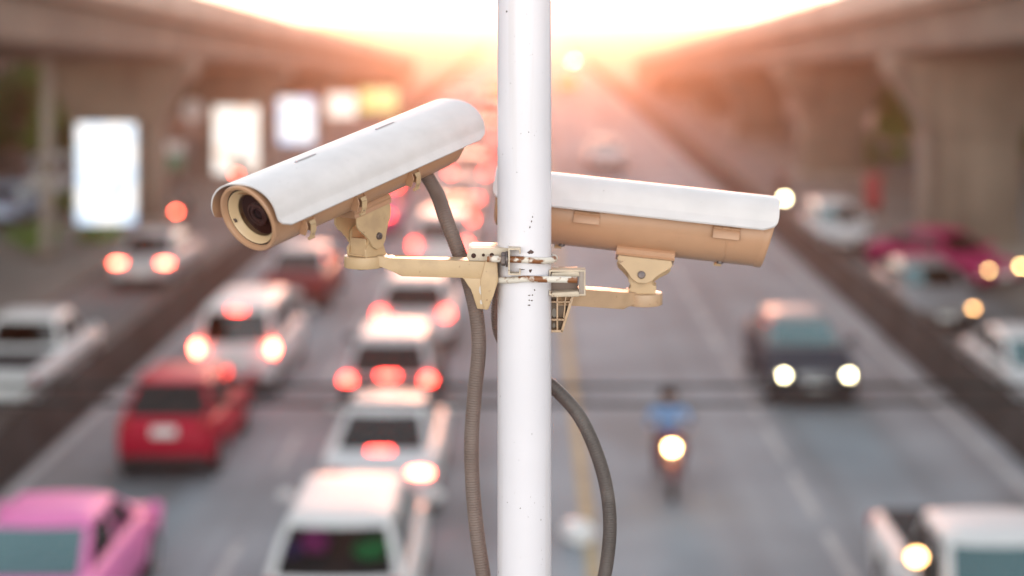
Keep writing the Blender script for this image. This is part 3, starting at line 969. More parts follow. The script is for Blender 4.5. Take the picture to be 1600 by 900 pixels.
    bm.faces.new([bm.verts.new((p[0] * .96, p[1] * .98, belt + .055)) for p in lo])
    ys = (yF(0) + yR(.9)) / 2
    rowsY = [ys - .05] + ([ys - 1.0] if kind not in ('pickup',) else [])
    for yy in rowsY:
        for xx in (-.36, .36):
            box(bm, (xx, yy, belt + .10), (.46, .14, .26), .04); box(bm, (xx, yy - .02, belt + .29), (.24, .09, .15), .03)
    box(bm, (0, yF(0) - .42, belt + .07), (2 * k['hw'][0] * .86, .3, .12), .03)
    mobj('interior', bm, seat_m, t)
    # wheels
    tm, rm = wheel_meshes(wr)
    for q in wy:
        for sx in (1, -1):
            o = bpy.data.objects.new('wheel', tm); COL.objects.link(o); o.parent = t
            o.location = (sx * (hw_ - .115), q, wr); o.rotation_euler = (0, 0, 0 if sx > 0 else math.pi)
            o2 = bpy.data.objects.new('rim', rm); COL.objects.link(o2); o2.parent = o
    # lamps
    tx, tz, tw, th_ = k['tl']
    for sx, on in ((-1, tails[0]), (1, tails[1])):
        bm = new(); ball(bm, (sx * tx, yr + .035, tz), (tw, .055, th_ * .62), 14)
        mobj('taillight', bm, (tail if (tail and on) else TAIL_OFF), t)
    for sx, on in ((-1, heads[0]), (1, heads[1])):
        hz = interp(k['top'], .965) - .08
        bm = new(); ball(bm, (sx * (hw_ - .25), -yr - .115, hz), (.17, .09, .075), 14)
        hl = mobj('headlight', bm, HEAD_OFF, t)
        if head and on:
            bm = new(); ball(bm, (sx * (hw_ - .25), -yr - .045, hz), (.085, .05, .07), 12)
            mobj('lamp', bm, head, hl)
    if brake:
        s_ = .93 if brake == 'top' else .06
        bm = new(); box(bm, (0, yR(s_) - .03, zz(s_) + (.02 if brake != 'top' else 0)), (.26 if brake == 'top' else .34, .04, .06), .015)
        mobj('stop_lamp', bm, BRAKE, t)
    # plates, grille, bumpers, mirrors, handles
    pz_ = .52 if kind == 'sedan' else (.80 if kind in ('hatch', 'wagon', 'minivan') else .55)
    bm = new(); box(bm, (0, yr - .012, pz_), (.40, .02, .16), .006); mobj('number_plate', bm, plate_m, t)
    bm = new(); box(bm, (0, -yr + .012, .46), (.40, .02, .13), .006); mobj('number_plate', bm, plate_m, t)
    bm = new(); box(bm, (0, yr + .02, .34), (W * .84, .10, .14), .04); mobj('bumper', bm, dark_trim, t)
    bm = new(); box(bm, (0, -yr - .05, .33), (W * .74, .14, .13), .04); mobj('bumper', bm, dark_trim, t)
    bm = new()
    for zg in (0, .05, .10): box(bm, (0, -yr - .012 - .02 * zg, .58 + zg), (.66, .05, .018), .006)
    mobj('grille', bm, chrome_m, t)
    for sx in (-1, 1):
        bm = new()
        ball(bm, (sx * (hw_ + .10), yF(0) - .28 - mdy, belt + .12 + mdz), (.115, .075, .085 + mdz * .3), 14)
        box(bm, (sx * (hw_ - .02), yF(0) - .27 - mdy, belt + .06 + mdz * .5), (.16, .05, .04 + mdz), .01)
        mr = mobj('mirror', bm, pnt if mirror_lamp is None else black_m, t)
        if mirror_lamp and sx == mirror_lamp:
            bm = new(); ball(bm, (sx * (hw_ + .10), yF(0) - .20 - mdy, belt + .10 + mdz), (.09, .03, .075), 12); mobj('indicator', bm, AMBER, mr)
    for sx in (-1, 1):
        for yy in ([ys + .25, ys - .75] if kind != 'pickup' else [ys + .1]):
            bm = new(); box(bm, (sx * (hw_ + .005), yy - .2, belt - .17), (.03, .18, .03), .01); mobj('handle', bm, pnt, t)
    if kind == 'pickup':
        bm = new(); box(bm, (0, yr + L * .19, 1.028), (W * .78, L * .33, .03), .012); mobj('bed_cover', bm, pbr('bed_canvas', (.06, .06, .062), 1.0, spec=0.0), t)
    if roof_sign:
        bm = new(); box(bm, (0, cyy + .2, H + .075), (.62, .14, .14), .03); mobj('roof_sign', bm, roof_sign, t)
    return t

sign_y = pbr('taxi_sign_yellow', (.8, .65, .25), .4)
QL, QM = 'cars queueing on the left carriageway', 'cars on the right carriageway'
SL, SR = 'cars on the left side road', 'cars on the right side road'
# near, left carriageway (seen from behind)
car('wagon', 'white_car', 'white wagon at the bottom edge with magenta and green things behind its rear window', 'car', 18.9, -2.22, P_WHITE, group=QL, wind=glass('clear_tint', (.5, .5, .5), .2))
car('sedan', 'white_car', 'white sedan with one bright right tail light just ahead of the bottom wagon', 'car', 24.2, -2.2, P_WHITE, group=QL, tail=TAILHOT, tails=(0, 1), brake='low')
car('wagon', 'black_car', 'black wagon with three red lights in a row across its rear', 'car', 29.6, -2.5, P_BLACK, group=QL, tail=TAIL, brake='low', roofmat=P_SILVER)
car('wagon', 'white_car', 'white car with dark rear window and two high red lights under the bracket', 'car', 36.2, -2.5, P_WHITE, group=QL, tail=TAIL)
car('sedan', 'pink_taxi', 'pink sedan cut off by the bottom left corner', 'taxi', 18.6, -5.85, paint('pale_pink', (.74, .20, .46)), group=QL, wind=glass_teal)
car('hatch', 'red_car', 'small red hatchback with pale number plate behind the white minivan', 'car', 26.6, -5.82, P_RED, group=QL)
car('minivan', 'white_minivan', 'white minivan with three red lights in front of the red hatchback', 'minivan', 32.2, -5.68, P_WHITE, group=QL, tail=TAILHOT, brake='top')
car('sedan', 'silver_car', 'silver roofed dark red sedan with unlit lamps under the lens of the tilted camera', 'car', 41.5, -5.85, P_DKRED, group=QL, roofmat=P_SILVER)
# farther, left carriageway
far = [('minivan', 'white_minivan', 'white minivan seen behind the hanging conduit of the tilted camera', 'minivan', 46.5, -2.45, P_WHITE, TAIL),
       ('sedan', 'pink_taxi', 'pink taxi glimpsed beside the tilt joint of the left camera', 'taxi', 55, -5.3, P_PINK, TAIL),
       ('hatch', 'bronze_car', 'bronze hatchback with red tail lights directly ahead of the white minivan near the conduit', 'car', 53, -2.45, P_BRONZE, TAIL),
       ('sedan', 'white_car', 'white sedan with lit tail lights beside the pole, next ahead of the bronze hatchback', 'car', 60, -2.5, P_WHITE, TAIL),
       ('wagon', 'red_car', 'red wagon queueing ahead of the pink taxi by the tilt joint', 'car', 63, -5.7, P_RED, TAIL),
       ('wagon', 'silver_car', 'silver wagon in the glow beside the rear of the tilted camera', 'car', 68, -2.45, P_SILVER, TAIL),
       ('sedan', 'white_car', 'white sedan behind the tilted camera, ahead of the red wagon', 'car', 72, -5.7, P_WHITE, TAIL),
       ('sedan', 'red_car', 'red sedan in the inner lane ahead of the silver wagon', 'car', 77, -2.5, P_RED, TAIL),
       ('minivan', 'white_minivan', 'white minivan in the inner lane ahead of the far red sedan', 'minivan', 87, -2.4, P_WHITE, TAIL),
       ('hatch', 'grey_car', 'grey hatchback in the outer lane behind the tilted camera hood', 'car', 84, -5.75, P_GREY, TAIL),
       ('sedan', 'pink_taxi', 'pale far pink taxi in the outer lane above the hood', 'taxi', 97, -5.7, P_PINK, TAIL),
       ('wagon', 'black_car', 'dark wagon far up the inner lane in the glow', 'car', 100, -2.45, P_NAVY, TAIL),
       ('minivan', 'white_minivan', 'far white minivan in the inner lane, ahead of the dark wagon', 'minivan', 114, -2.5, P_WHITE, TAIL),
       ('sedan', 'silver_car', 'far silver sedan in the outer lane above the hood edge', 'car', 116, -5.6, P_SILVER, TAIL),
       ('minivan', 'yellow_minivan', 'far yellow minivan near the top of the left queue', 'minivan', 132, -2.5, P_YEL, TAIL),
       ('sedan', 'white_car', 'farthest white sedan of the outer left lane', 'car', 140, -5.6, P_WHITE, TAIL)]
for kd, nm, lb, ct, dd, xx, pn, tl_ in far: car(kd, nm, lb, ct, dd, xx, pn, group=QL, tail=tl_)
# right carriageway, facing us
car('sedan', 'dark_car', 'dark blue grey car with teal windscreen and two lit headlights', 'car', 31.4, 5.45, P_NAVY, False, group=QM, head=HEAD, roofmat=P_GREY, wind=glass_teal)
car('pickup', 'white_pickup', 'white pickup truck at the bottom right corner with an orange mirror lamp', 'pickup truck', 16.7, 5.3, P_WHITE, False, group=QM, wind=glass_teal, mirror_lamp=1, mdz=.34, mdy=.25)
car('sedan', 'silver_car', 'pale silver car far up the empty right carriageway above the right camera hood', 'car', 78, 3.7, P_SILVER, False, group=QM)
car('sedan', 'yellow_taxi', 'small yellow taxi near the far end of the right carriageway', 'taxi', 158, 3.8, P_YEL, False, group=QM)
car('pickup', 'white_pickup', 'far pickup with one yellowish headlight at the end of the road', 'pickup truck', 232, 7.0, P_WHITE, False, group=QM, head=emit('far_headlight', (1, .8, .4), 70), heads=(0, 1))
# side roads
car('sedan', 'silver_car', 'silver sedan with two red tail lights on the left side road', 'car', 44.5, -10.35, P_SILVER, group=SL, tail=TAILHOT)
car('pickup', 'white_pickup', 'white pickup with dark rear glass beyond the left barrier at the left edge', 'pickup truck', 30.2, -9.75, P_WHITE, group=SL, scale=.97)
car('sedan', 'pink_taxi', 'pink taxi turning under the right flyover with two warm headlights', 'taxi', 46.5, 11.6, paint('crimson_pink', (.38, .015, .10)), rz=math.pi + .55, group=SR, head=HEADW)
car('sedan', 'silver_car', 'silver car with dark windscreen just beyond the right barrier, ahead of the pink taxi', 'car', 38.5, 9.7, P_GREY, False, group=SR, head=AMBER, heads=(1, 0))
car('sedan', 'white_car', 'white car with black windscreen at the right edge beyond the barrier', 'car', 29.4, 9.6, P_WHITE, False, group=SR, head=None)
car('hatch', 'white_car', 'white hatchback coming along the right side road above the right camera tip', 'car', 51, 9.75, P_WHITE, False, group=SR)
for (kd, nm, lb, dd, xx, pn) in (('minivan', 'white_minivan', 'white minivan parked left of the first lit advertising box', 66, -19.2, P_WHITE),
                                 ('sedan', 'pale_blue_car', 'pale blue sedan parked at the left edge in the shade under the flyover', 57.5, -18.6, P_BLUE),
                                 ('hatch', 'red_car', 'red hatchback parked under the left flyover behind the grey post', 74.5, -19.3, P_RED)):
    car(kd, nm, lb, nm.split('_')[-1], dd, xx, pn, group='cars parked under the left flyover')

# things seen through the bottom wagon's rear window
def blob(name, label, cat, loc, s, mat, seed):
    bm = new(); bmesh.ops.create_icosphere(bm, subdivisions=3, radius=1)
    rr = random.Random(seed); ph = [rr.uniform(0, 6) for _ in range(9)]
    for v in bm.verts:
        c = v.co.copy()
        f = 1 + .14 * math.sin(3 * c.x + ph[0]) * math.cos(4 * c.y + ph[1]) + .10 * math.sin(7 * c.z + ph[2] + 3 * c.x) + .06 * math.sin(13 * c.y + ph[3] + 9 * c.z)
        v.co = Vector((c.x * s[0] * f, c.y * s[1] * f, max(-.7, c.z) * s[2] * f))
    o = mobj(name, bm, mat, None, 50); o.location = loc
    return tag(o, label, cat)
blob('cloth_bag', 'magenta cloth bag behind the rear window of the bottom wagon', 'bag', (-2.52, 19.75, 1.24), (.16, .12, .2), pbr('magenta_cloth', (.55, .04, .35), .9), 1)
blob('cloth_bag', 'green plastic bag behind the right of the bottom wagon rear window', 'bag', (-1.82, 19.68, 1.16), (.24, .12, .13), pbr('green_plastic', (.02, .45, .12), .6), 2)
blob('cushion', 'purple blue cushion left of the magenta bag inside the bottom wagon', 'cushion', (-2.82, 19.7, 1.16), (.15, .1, .12), pbr('purple_cloth', (.10, .05, .28), .9), 3)
blob('plastic_bag', 'crumpled white plastic bag lying on the road near the yellow line', 'bag', (.72, 23.6, .12), (.24, .2, .19), pbr('white_plastic', (.8, .8, .8), .5), 5)

# ------------------------------------------------------------------ motorcycles and riders (facing +Y locally)
def motorcycle(label, X, Yd, rz, lampmat=None, rearmat=None, body=P_RED):
    t = thing('motorcycle', label, 'motorcycle', (X, Yd, 0), rz, 'motorcycles')
    for yy in (.62, -.62):
        bm = new(); lathe(bm, [(-.035, .22), (-.045, .25), (-.03, .285), (0, .295), (.03, .285), (.045, .25), (.035, .22)], 'X', 28)
        wl = mobj('wheel', bm, tyre_m, t); wl.location = (0, yy, .295)
        bm = new(); lathe(bm, [(-.02, .225), (0, .21), (.02, .225)], 'X', 28)
        for k in range(5): box(bm, (0, math.cos(k * 1.2566) * .11, math.sin(k * 1.2566) * .11), (.02, .22, .025), .004, Matrix.Rotation(k * 1.2566, 3, 'X'))
        mobj('rim', bm, rim_m, wl)
    bm = new()
    for sx in (-.07, .07): cyl(bm, (sx, .62, .3), (sx, .46, .86), .022, seg=12)
    mobj('fork', bm, rim_m, t)
    bm = new(); prism(bm, [(-.06, .62 + .31 * math.cos(a), .295 + .33 * math.sin(a)) for a in np.linspace(.3, 2.6, 9)] + [(-.06, .62 + .29 * math.cos(a), .295 + .31 * math.sin(a)) for a in np.linspace(2.6, .3, 9)], (.12, 0, 0))
    mobj('mudguard', bm, body, t)
    bm = new()
    loft(bm, [[(x * w_, y_, z_) for x, y_ in ((-1, yb), (-.6, yb + .10), (0, yb + .14), (.6, yb + .10), (1, yb), (.6, yb - .03), (-.6, yb - .03))] for w_, yb, z_ in ((.12, .30, .34), (.22, .34, .55), (.25, .42, .78), (.17, .46, .98), (.12, .46, 1.02))])
    mobj('fairing', bm, body, t)
    bm = new(); loft(bm, [[(x, y_, z_) for x, z_ in ((-w_, z0), (-w_ * .8, z1), (w_ * .8, z1), (w_, z0))] for y_, w_, z0, z1 in ((.28, .09, .36, .52), (0, .11, .36, .62), (-.35, .13, .45, .68), (-.8, .08, .60, .74))])
    mobj('frame', bm, body, t)
    bm = new(); loft(bm, [[(-w_, y_, .66), (-w_, y_, z_), (w_, y_, z_), (w_, y_, .66)] for y_, w_, z_ in ((.02, .10, .74), (-.3, .14, .76), (-.6, .12, .80), (-.82, .07, .80))])
    mobj('seat', bm, black_m, t)
    bm = new(); cyl(bm, (-.36, .36, 1.0), (.36, .36, 1.0), .016, seg=12); cyl(bm, (-.36, .36, 1.0), (-.22, .36, 1.0), .022, seg=12); cyl(bm, (.36, .36, 1.0), (.22, .36, 1.0), .022, seg=12)
    mobj('handlebar', bm, black_m, t)
    for sx in (-1, 1):
        bm = new(); cyl(bm, (sx * .24, .36, 1.0), (sx * .30, .34, 1.16), .008, seg=8); ball(bm, (sx * .32, .34, 1.18), (.06, .02, .04), 12)
        mobj('mirror', bm, black_m, t)
    bm = new(); ball(bm, (0, .555, .80), (.085, .05, .08), 16); hl = mobj('headlight', bm, lampmat or HEAD_OFF, t)
    bm = new(); ball(bm, (0, -.83, .72), (.08, .04, .06), 14); mobj('taillight', bm, rearmat or TAIL_OFF, t)
    bm = new(); cyl(bm, (.14, .05, .3), (.16, -.75, .38), .035, .05, seg=14); mobj('exhaust', bm, chrome_m, t)
    bm = new(); box(bm, (0, -.05, .32), (.2, .32, .2), .04); mobj('engine', bm, steel_m, t)
    return t

shirt_b = pbr('blue_jacket', (.20, .36, .62), .9, var=.2, scale=9); pants_m = pbr('dark_trousers', (.06, .035, .04), .9); skin_m = pbr('skin_tone', (.45, .27, .18), .6)
def rider(label, X, Yd, rz, jacket, helmet):
    V, E, Rr = [], [], []
    def v(p, r, par=None):
        V.append(p); Rr.append(r)
        if par is not None: E.append((par, len(V) - 1))
        return len(V) - 1
    pel = v((0, -.22, .83), .145)
    sp = v((0, -.20, 1.0), .135, pel); ch = v((0, -.14, 1.18), .155, sp); nk = v((0, -.10, 1.33), .06, ch); hd0 = v((0, -.08, 1.40), .085, nk); v((0, -.07, 1.48), .09, hd0)
    for sx in (-1, 1):
        sh = v((sx * .19, -.12, 1.27), .07, ch); el = v((sx * .33, .06, 1.09), .05, sh); wr_ = v((sx * .31, .29, 1.035), .034, el); hn = v((sx * .30, .345, 1.035), .036, wr_)
        for k in range(4):
            f0 = v((sx * (.265 + .022 * k), .39, 1.035 - .004 * abs(k - 1)), .0105, hn); f1 = v((sx * (.265 + .022 * k), .402, 1.005), .0095, f0); v((sx * (.265 + .022 * k), .375, .98), .009, f1)
        th = v((sx * .25, .345, 1.015), .012, hn); v((sx * .245, .372, .985), .010, th)
        hp = v((sx * .11, -.16, .81), .105, pel); kn = v((sx * .22, .22, .72), .07, hp); an = v((sx * .19, .02, .36), .045, kn); hl = v((sx * .19, .0, .30), .045, an); v((sx * .20, .18, .285), .038, hl)
    me = bpy.data.meshes.new('person'); me.from_pydata(V, E, [])
    o = bpy.data.objects.new('person', me); COL.objects.link(o)
    sk = o.modifiers.new('skin', 'SKIN'); sk.use_smooth_shade = True
    for i, dta in enumerate(me.skin_vertices[0].data):
        dta.radius = (Rr[i], Rr[i] * (.8 if i in (1, 2) else 1)); dta.use_root = (i == 0)
    sb = o.modifiers.new('sub', 'SUBSURF'); sb.levels = 1; sb.render_levels = 1
    dg = bpy.context.evaluated_depsgraph_get()
    m2 = bpy.data.meshes.new_from_object(o.evaluated_get(dg))
    o.modifiers.clear(); o.data = m2
    for m in (jacket, pants_m, skin_m): m2.materials.append(m)
    for p in m2.polygons:
        c = p.center; p.use_smooth = True
        p.material_index = 2 if (c.z > 1.36 or (c.y > .31 and c.z > .9)) else (1 if c.z < .9 else 0)
    o.location = (X, Yd, 0); o.rotation_euler = (0, 0, rz)
    tag(o, label, 'person', 'motorcycle riders')
    bm = new(); bmesh.ops.create_uvsphere(bm, u_segments=24, v_segments=16, radius=1, matrix=Matrix.Translation((0, -.075, 1.485)) @ Matrix.Diagonal((.125, .15, .145, 1)))
    bmesh.ops.delete(bm, geom=[f for f in bm.faces if f.calc_center_median().z < 1.40 or (f.calc_center_median().y > .0 and 1.40 < f.calc_center_median().z < 1.50)], context='FACES')
    bmesh.ops.solidify(bm, geom=bm.faces[:], thickness=.012)
    mobj('helmet', bm, helmet, o)
    for sx in (-1, 1):
        bm = new(); ball(bm, (sx * .032, .012, 1.465), (.013, .007, .008), 10); mobj('eye', bm, black_m, o)
    bm = new(); ball(bm, (0, .022, 1.44), (.014, .02, .022), 10); mobj('nose', bm, skin_m, o)
    bm = new(); ball(bm, (0, .010, 1.405), (.026, .007, .006), 10); mobj('mouth', bm, pbr('lips', (.3, .1, .09), .5), o)
    return o
motorcycle('dark red motorcycle with a bright headlight coming towards us in the middle of the road', 2.22, 26.2, math.pi, HEADW, None, P_DKRED)
rider('person in a blue jacket and dark helmet riding the oncoming motorcycle', 2.22, 26.2, math.pi, shirt_b, P_BLACK)
motorcycle('motorcycle with a yellow headlight on the right side road beside the barrier', 9.25, 60.6, math.pi, HEAD, None, P_BLACK)
rider('person on the far motorcycle on the right side road, dark jacket', 9.25, 60.6, math.pi, pants_m, P_DKRED)
motorcycle('motorcycle with a red tail light beside the first lit advertising box', -12.0, 57.6, 0, None, TAILHOT, P_BLACK)
rider('person riding beside the first lit advertising box, seen from behind', -12.0, 57.6, 0, pbr('grey_shirt', (.2, .2, .2), .9), P_BLACK)
motorcycle('motorcycle with a red tail light just left of the second lit advertising box', -12.2, 70.5, 0, None, TAILHOT, P_DKRED)
rider('person riding left of the second lit advertising box, seen from behind', -12.2, 70.5, 0, pbr('olive_shirt', (.12, .13, .06), .9), P_GREY)

# ------------------------------------------------------------------ street furniture
def lightbox(label, X, Yd, w_, z0, z1, kind):
    t = thing('advertising_lightbox', label, 'lightbox', (X, Yd, 0), 0, 'lit advertising boxes at the flyover piers')
    h = z1 - z0
    bm = new()
    for xx in (-w_ / 2 - .04, w_ / 2 + .04): box(bm, (xx, 0, (z0 + z1) / 2), (.08, .3, h + .16), .01)
    for zz in (z0 - .04, z1 + .04): box(bm, (0, 0, zz), (w_ - .002, .3, .08), .01)
    box(bm, (0, .1, (z0 + z1) / 2), (w_ - .01, .08, h - .01))
    mobj('frame', bm, pbr('frame_grey', (.2, .19, .18), .5), t)
    name = 'lit_panel_' + kind
    m = bpy.data.materials.new(name); m.use_nodes = True
    n, l = m.node_tree.nodes, m.node_tree.links
    b = n['Principled BSDF']
    tc = n.new('ShaderNodeTexCoord')
    mp = n.new('ShaderNodeMapping'); l.new(tc.outputs['Generated'], mp.inputs[0])
    no = n.new('ShaderNodeTexNoise'); no.inputs['Scale'].default_value = 2.6; no.inputs['Detail'].default_value = 1.5
    mp.inputs['Scale'].default_value = (1, 1, 1.7); mp.inputs['Location'].default_value = (X, 0, Yd)
    l.new(mp.outputs[0], no.inputs['Vector'])
    cr = n.new('ShaderNodeValToRGB')
    cs = {'blue': [(.34, (.22, .45, .85)), (.45, (.62, .82, 1)), (.56, (1, 1, 1))], 'cream': [(.30, (.75, .4, .25)), (.42, (1, .92, .8)), (.6, (1, .98, .92))], 'yellow': [(.3, (.75, .75, .05)), (.5, (.9, .8, .1)), (.66, (1, .95, .55))]}[kind]
    el = cr.color_ramp.elements
    el[0].position, el[0].color = cs[0][0], (*cs[0][1], 1)
    el[1].position, el[1].color = cs[2][0], (*cs[2][1], 1)
    e = el.new(cs[1][0]); e.color = (*cs[1][1], 1)
    l.new(no.outputs['Fac'], cr.inputs[0]); l.new(cr.outputs[0], b.inputs['Emission Color'])
    b.inputs['Base Color'].default_value = (.6, .6, .6, 1)
    b.inputs['Emission Strength'].default_value = {'blue': .27, 'cream': .25, 'yellow': .19}[kind]
    bm = new(); box(bm, (0, -.02, (z0 + z1) / 2), (w_ - .02, .12, h - .02), .01)
    mobj('panel', bm, m, t)
    bm = new()
    for xx in (-w_ * .3, w_ * .3): box(bm, (xx, .06, (z0 - .08) / 2 + .06), (.12, .12, max(.05, z0 - .08)), .01)
    mobj('foot', bm, pbr('frame_grey', (.2, .19, .18), .5), t)
    return t
lightbox('tall white lit advertising box with blue tints at the nearest left pier', -14.35, 56.7, 2.02, .30, 3.75, 'blue')
lightbox('cream lit advertising box at the second left pier above the tilted camera lens', -13.15, 75, 2.02, .25, 3.3, 'cream')
lightbox('narrow bright white lit advertising box at the third left pier', -12.8, 92, 2.05, .25, 2.83, 'blue')
lightbox('dim cream lit advertising box at the fourth left pier by the yellow sign', -12.85, 115, 2.0, .25, 1.97, 'cream')
lightbox('yellow green lit sign box beside the far left flyover end', -10.95, 122, 2.7, .25, 1.95, 'yellow')

# grey post, round sign, green board, red post box
t = thing('utility_pole', 'grey concrete post at the left edge standing before the first pier', 'pole', (-14.4, 49.8, .12))
bm = new(); lathe(bm, [(0, .20), (3, .185), (6.1, .16), (6.12, .001)], 'Z', 20); mobj('shaft', bm, conc_light, t)
bm = new(); box(bm, (0, 0, .1), (.6, .6, .22), .03); mobj('footing', bm, conc, t)
t = thing('road_sign', 'round white road sign on a post between the first two lit advertising boxes', 'sign', (-14.6, 72.5, .12))
bm = new(); cyl(bm, (0, 0, 0), (0, 0, 3.6), .04, seg=12); mobj('post', bm, rim_m, t)
bm = new(); cyl(bm, (0, -.05, 3.15), (0, -.075, 3.15), .48, seg=32); mobj('disc', bm, pbr('sign_white', (.7, .68, .68), .5), t)
t = thing('notice_board', 'small green and white board on posts behind the first pier', 'sign', (-14.9, 69.5, .12))
bm = new()
for xx in (-.4, .4): cyl(bm, (xx, 0, 0), (xx, 0, 1.9), .035, seg=10)
mobj('post', bm, rim_m, t)
bm = new(); box(bm, (0, -.05, 1.15), (1.1, .05, .6), .01); mobj('board', bm, pbr('board_green', (.05, .25, .16), .5), t)
bm = new(); box(bm, (0, -.05, 1.75), (1.1, .05, .55), .01); mobj('header', bm, pbr('sign_white', (.7, .68, .68), .5), t)
t = thing('post_box', 'red post box standing on the right pavement behind the white hatchback', 'post box', (12.75, 61.5, .12))
bm = new(); box(bm, (0, 0, .75), (.52, .45, 1.1), .06, seg=3); mobj('body', bm, pbr('postbox_red', (.35, .015, .03), .4), t)
bm = new(); box(bm, (0, 0, 1.36), (.6, .53, .12), .05); mobj('cap', bm, pbr('postbox_red', (.35, .015, .03), .4), t)
bm = new(); box(bm, (0, -.226, 1.05), (.3, .02, .04)); mobj('slot', bm, black_m, t)
bm = new(); box(bm, (0, 0, .12), (.4, .35, .2), .02); mobj('pedestal', bm, black_m, t)

# overhead cables across the road and their posts outside the view
for yy, lab in ((604, 'upper of two dark overhead cables crossing the whole road'), (631, 'lower of two dark overhead cables crossing the whole road')):
    z0 = CAMH - (yy - PY) * 12.0 / FPX
    bm = new(); tube(bm, [Vector((x, 12.0, z0 + .0006 * x * x)) for x in np.linspace(-10.5, 10.5, 40)], .017, 8)
    tag(mobj('overhead_cable', bm, black_m), lab, 'cable', 'overhead cables')
for x in (-10.6, 10.6):
    bm = new(); cyl(bm, (x, 12, 0), (x, 12, 6.2), .13, .1, seg=16, bev=.01)
    tag(mobj('cable_post', bm, conc_light), 'slim concrete post holding the overhead cables beside the road', 'post', 'cable posts')

# ------------------------------------------------------------------ trees, bushes and buildings behind the flyovers
bark_m = pbr('bark', (.10, .07, .05), .9, var=.3, scale=4)
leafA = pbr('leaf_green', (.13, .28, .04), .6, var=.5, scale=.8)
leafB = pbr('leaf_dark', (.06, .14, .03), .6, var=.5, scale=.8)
def leaves(n, clusters, size, rnd):
    verts = np.zeros((n * 4, 3)); 
    for i in range(n):
        c, s = clusters[rnd.randrange(len(clusters))]
        d = Vector((rnd.gauss(0, 1), rnd.gauss(0, 1), rnd.gauss(0, 1))).normalized() * rnd.random() ** .4
        p = Vector((c[0] + d.x * s, c[1] + d.y * s, c[2] + d.z * s * .75))
        a = Vector((rnd.gauss(0, 1), rnd.gauss(0, 1), rnd.gauss(0, .6))).normalized(); b = a.orthogonal().normalized()
        b.rotate(Matrix.Rotation(rnd.uniform(0, 6.28), 3, a))
        k = size * rnd.uniform(.6, 1.3)
        verts[i * 4:i * 4 + 4] = [p - a * k, p + b * k * .5, p + a * k, p - b * k * .5]
    me = bpy.data.meshes.new('crown'); me.from_pydata(verts.tolist(), [], [(4 * i, 4 * i + 1, 4 * i + 2, 4 * i + 3) for i in range(n)])
    return me
def tree(label, X, Y, h, spread, mat, seed, n=8000):
    rnd = random.Random(seed)
    t = thing('tree', label, 'tree', (X, Y, 0), 0, 'trees behind the flyovers')
    bm = new(); tops = []
    tube(bm, spline([(0, 0, -.1), (.1, .05, h * .25), (-.1, .1, h * .5), (.05, 0, h * .8)], 6), lambda i: .24 * (1 - i / 22), 10)
    for k in range(7):
        a = k * 2.4 + rnd.random(); z0 = h * rnd.uniform(.15, .4)
        e = Vector((math.cos(a) * spread * rnd.uniform(.5, .9), math.sin(a) * spread * rnd.uniform(.5, .9), z0 + h * rnd.uniform(.12, .38)))
        tube(bm, spline([(0, 0, z0), Vector((0, 0, z0)).lerp(e, .5) + Vector((0, 0, .25)), e], 5), lambda i: .1 * (1 - i / 13), 7)
        tops.append((e, rnd.uniform(.28, .5) * spread))
    tops += [((rnd.uniform(-.4, .4), rnd.uniform(-.4, .4), h * .88), spread * .45)]
    for k in range(8): tops.append(((rnd.uniform(-.8, .8) * spread, rnd.uniform(-.8, .8) * spread, h * rnd.uniform(.2, .9)), spread * rnd.uniform(.2, .34)))
    mobj('trunk', bm, bark_m, t)
    mesh_obj('crown', leaves(n, tops, .22, rnd), mat, t, 0)
    return t
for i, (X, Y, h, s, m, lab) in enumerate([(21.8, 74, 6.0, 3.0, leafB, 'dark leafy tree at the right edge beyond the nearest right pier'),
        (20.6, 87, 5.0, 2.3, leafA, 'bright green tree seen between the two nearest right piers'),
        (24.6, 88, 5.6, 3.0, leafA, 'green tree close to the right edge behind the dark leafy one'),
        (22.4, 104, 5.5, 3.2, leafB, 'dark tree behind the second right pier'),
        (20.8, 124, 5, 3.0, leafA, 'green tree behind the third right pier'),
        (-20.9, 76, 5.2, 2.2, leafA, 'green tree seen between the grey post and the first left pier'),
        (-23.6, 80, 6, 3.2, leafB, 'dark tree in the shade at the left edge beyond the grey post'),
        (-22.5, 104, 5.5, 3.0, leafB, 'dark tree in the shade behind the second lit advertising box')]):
    tree(lab, X, Y, h, s, m, 20 + i)
def bush(label, X, Y, s, seed, n=900, grp='low bushes on the left pavement'):
    rnd = random.Random(seed)
    t = thing('bush', label, 'bush', (X, Y, .12), 0, grp)
    bm = new()
    for k in range(6): tube(bm, spline([(0, 0, 0), (math.cos(k) * s * .3, math.sin(k) * s * .3, s * .5), (math.cos(k) * s * .6, math.sin(k) * s * .6, s * .8)], 4), lambda i: .02, 6)
    mobj('stem', bm, bark_m, t)
    mesh_obj('foliage', leaves(n, [((rnd.uniform(-1, 1) * s * .8, rnd.uniform(-.4, .4) * s, s * rnd.uniform(.35, .7)), s * .4) for _ in range(7)], .08, rnd), leafA, t, 0)
bush('low green bush left of the grey post base', -15.6, 52.5, .8, 51)
bush('low green bush in front of the first lit advertising box', -13.6, 53, .65, 52)
bush('small green bush right of the grey post base', -14.9, 51, .6, 53)

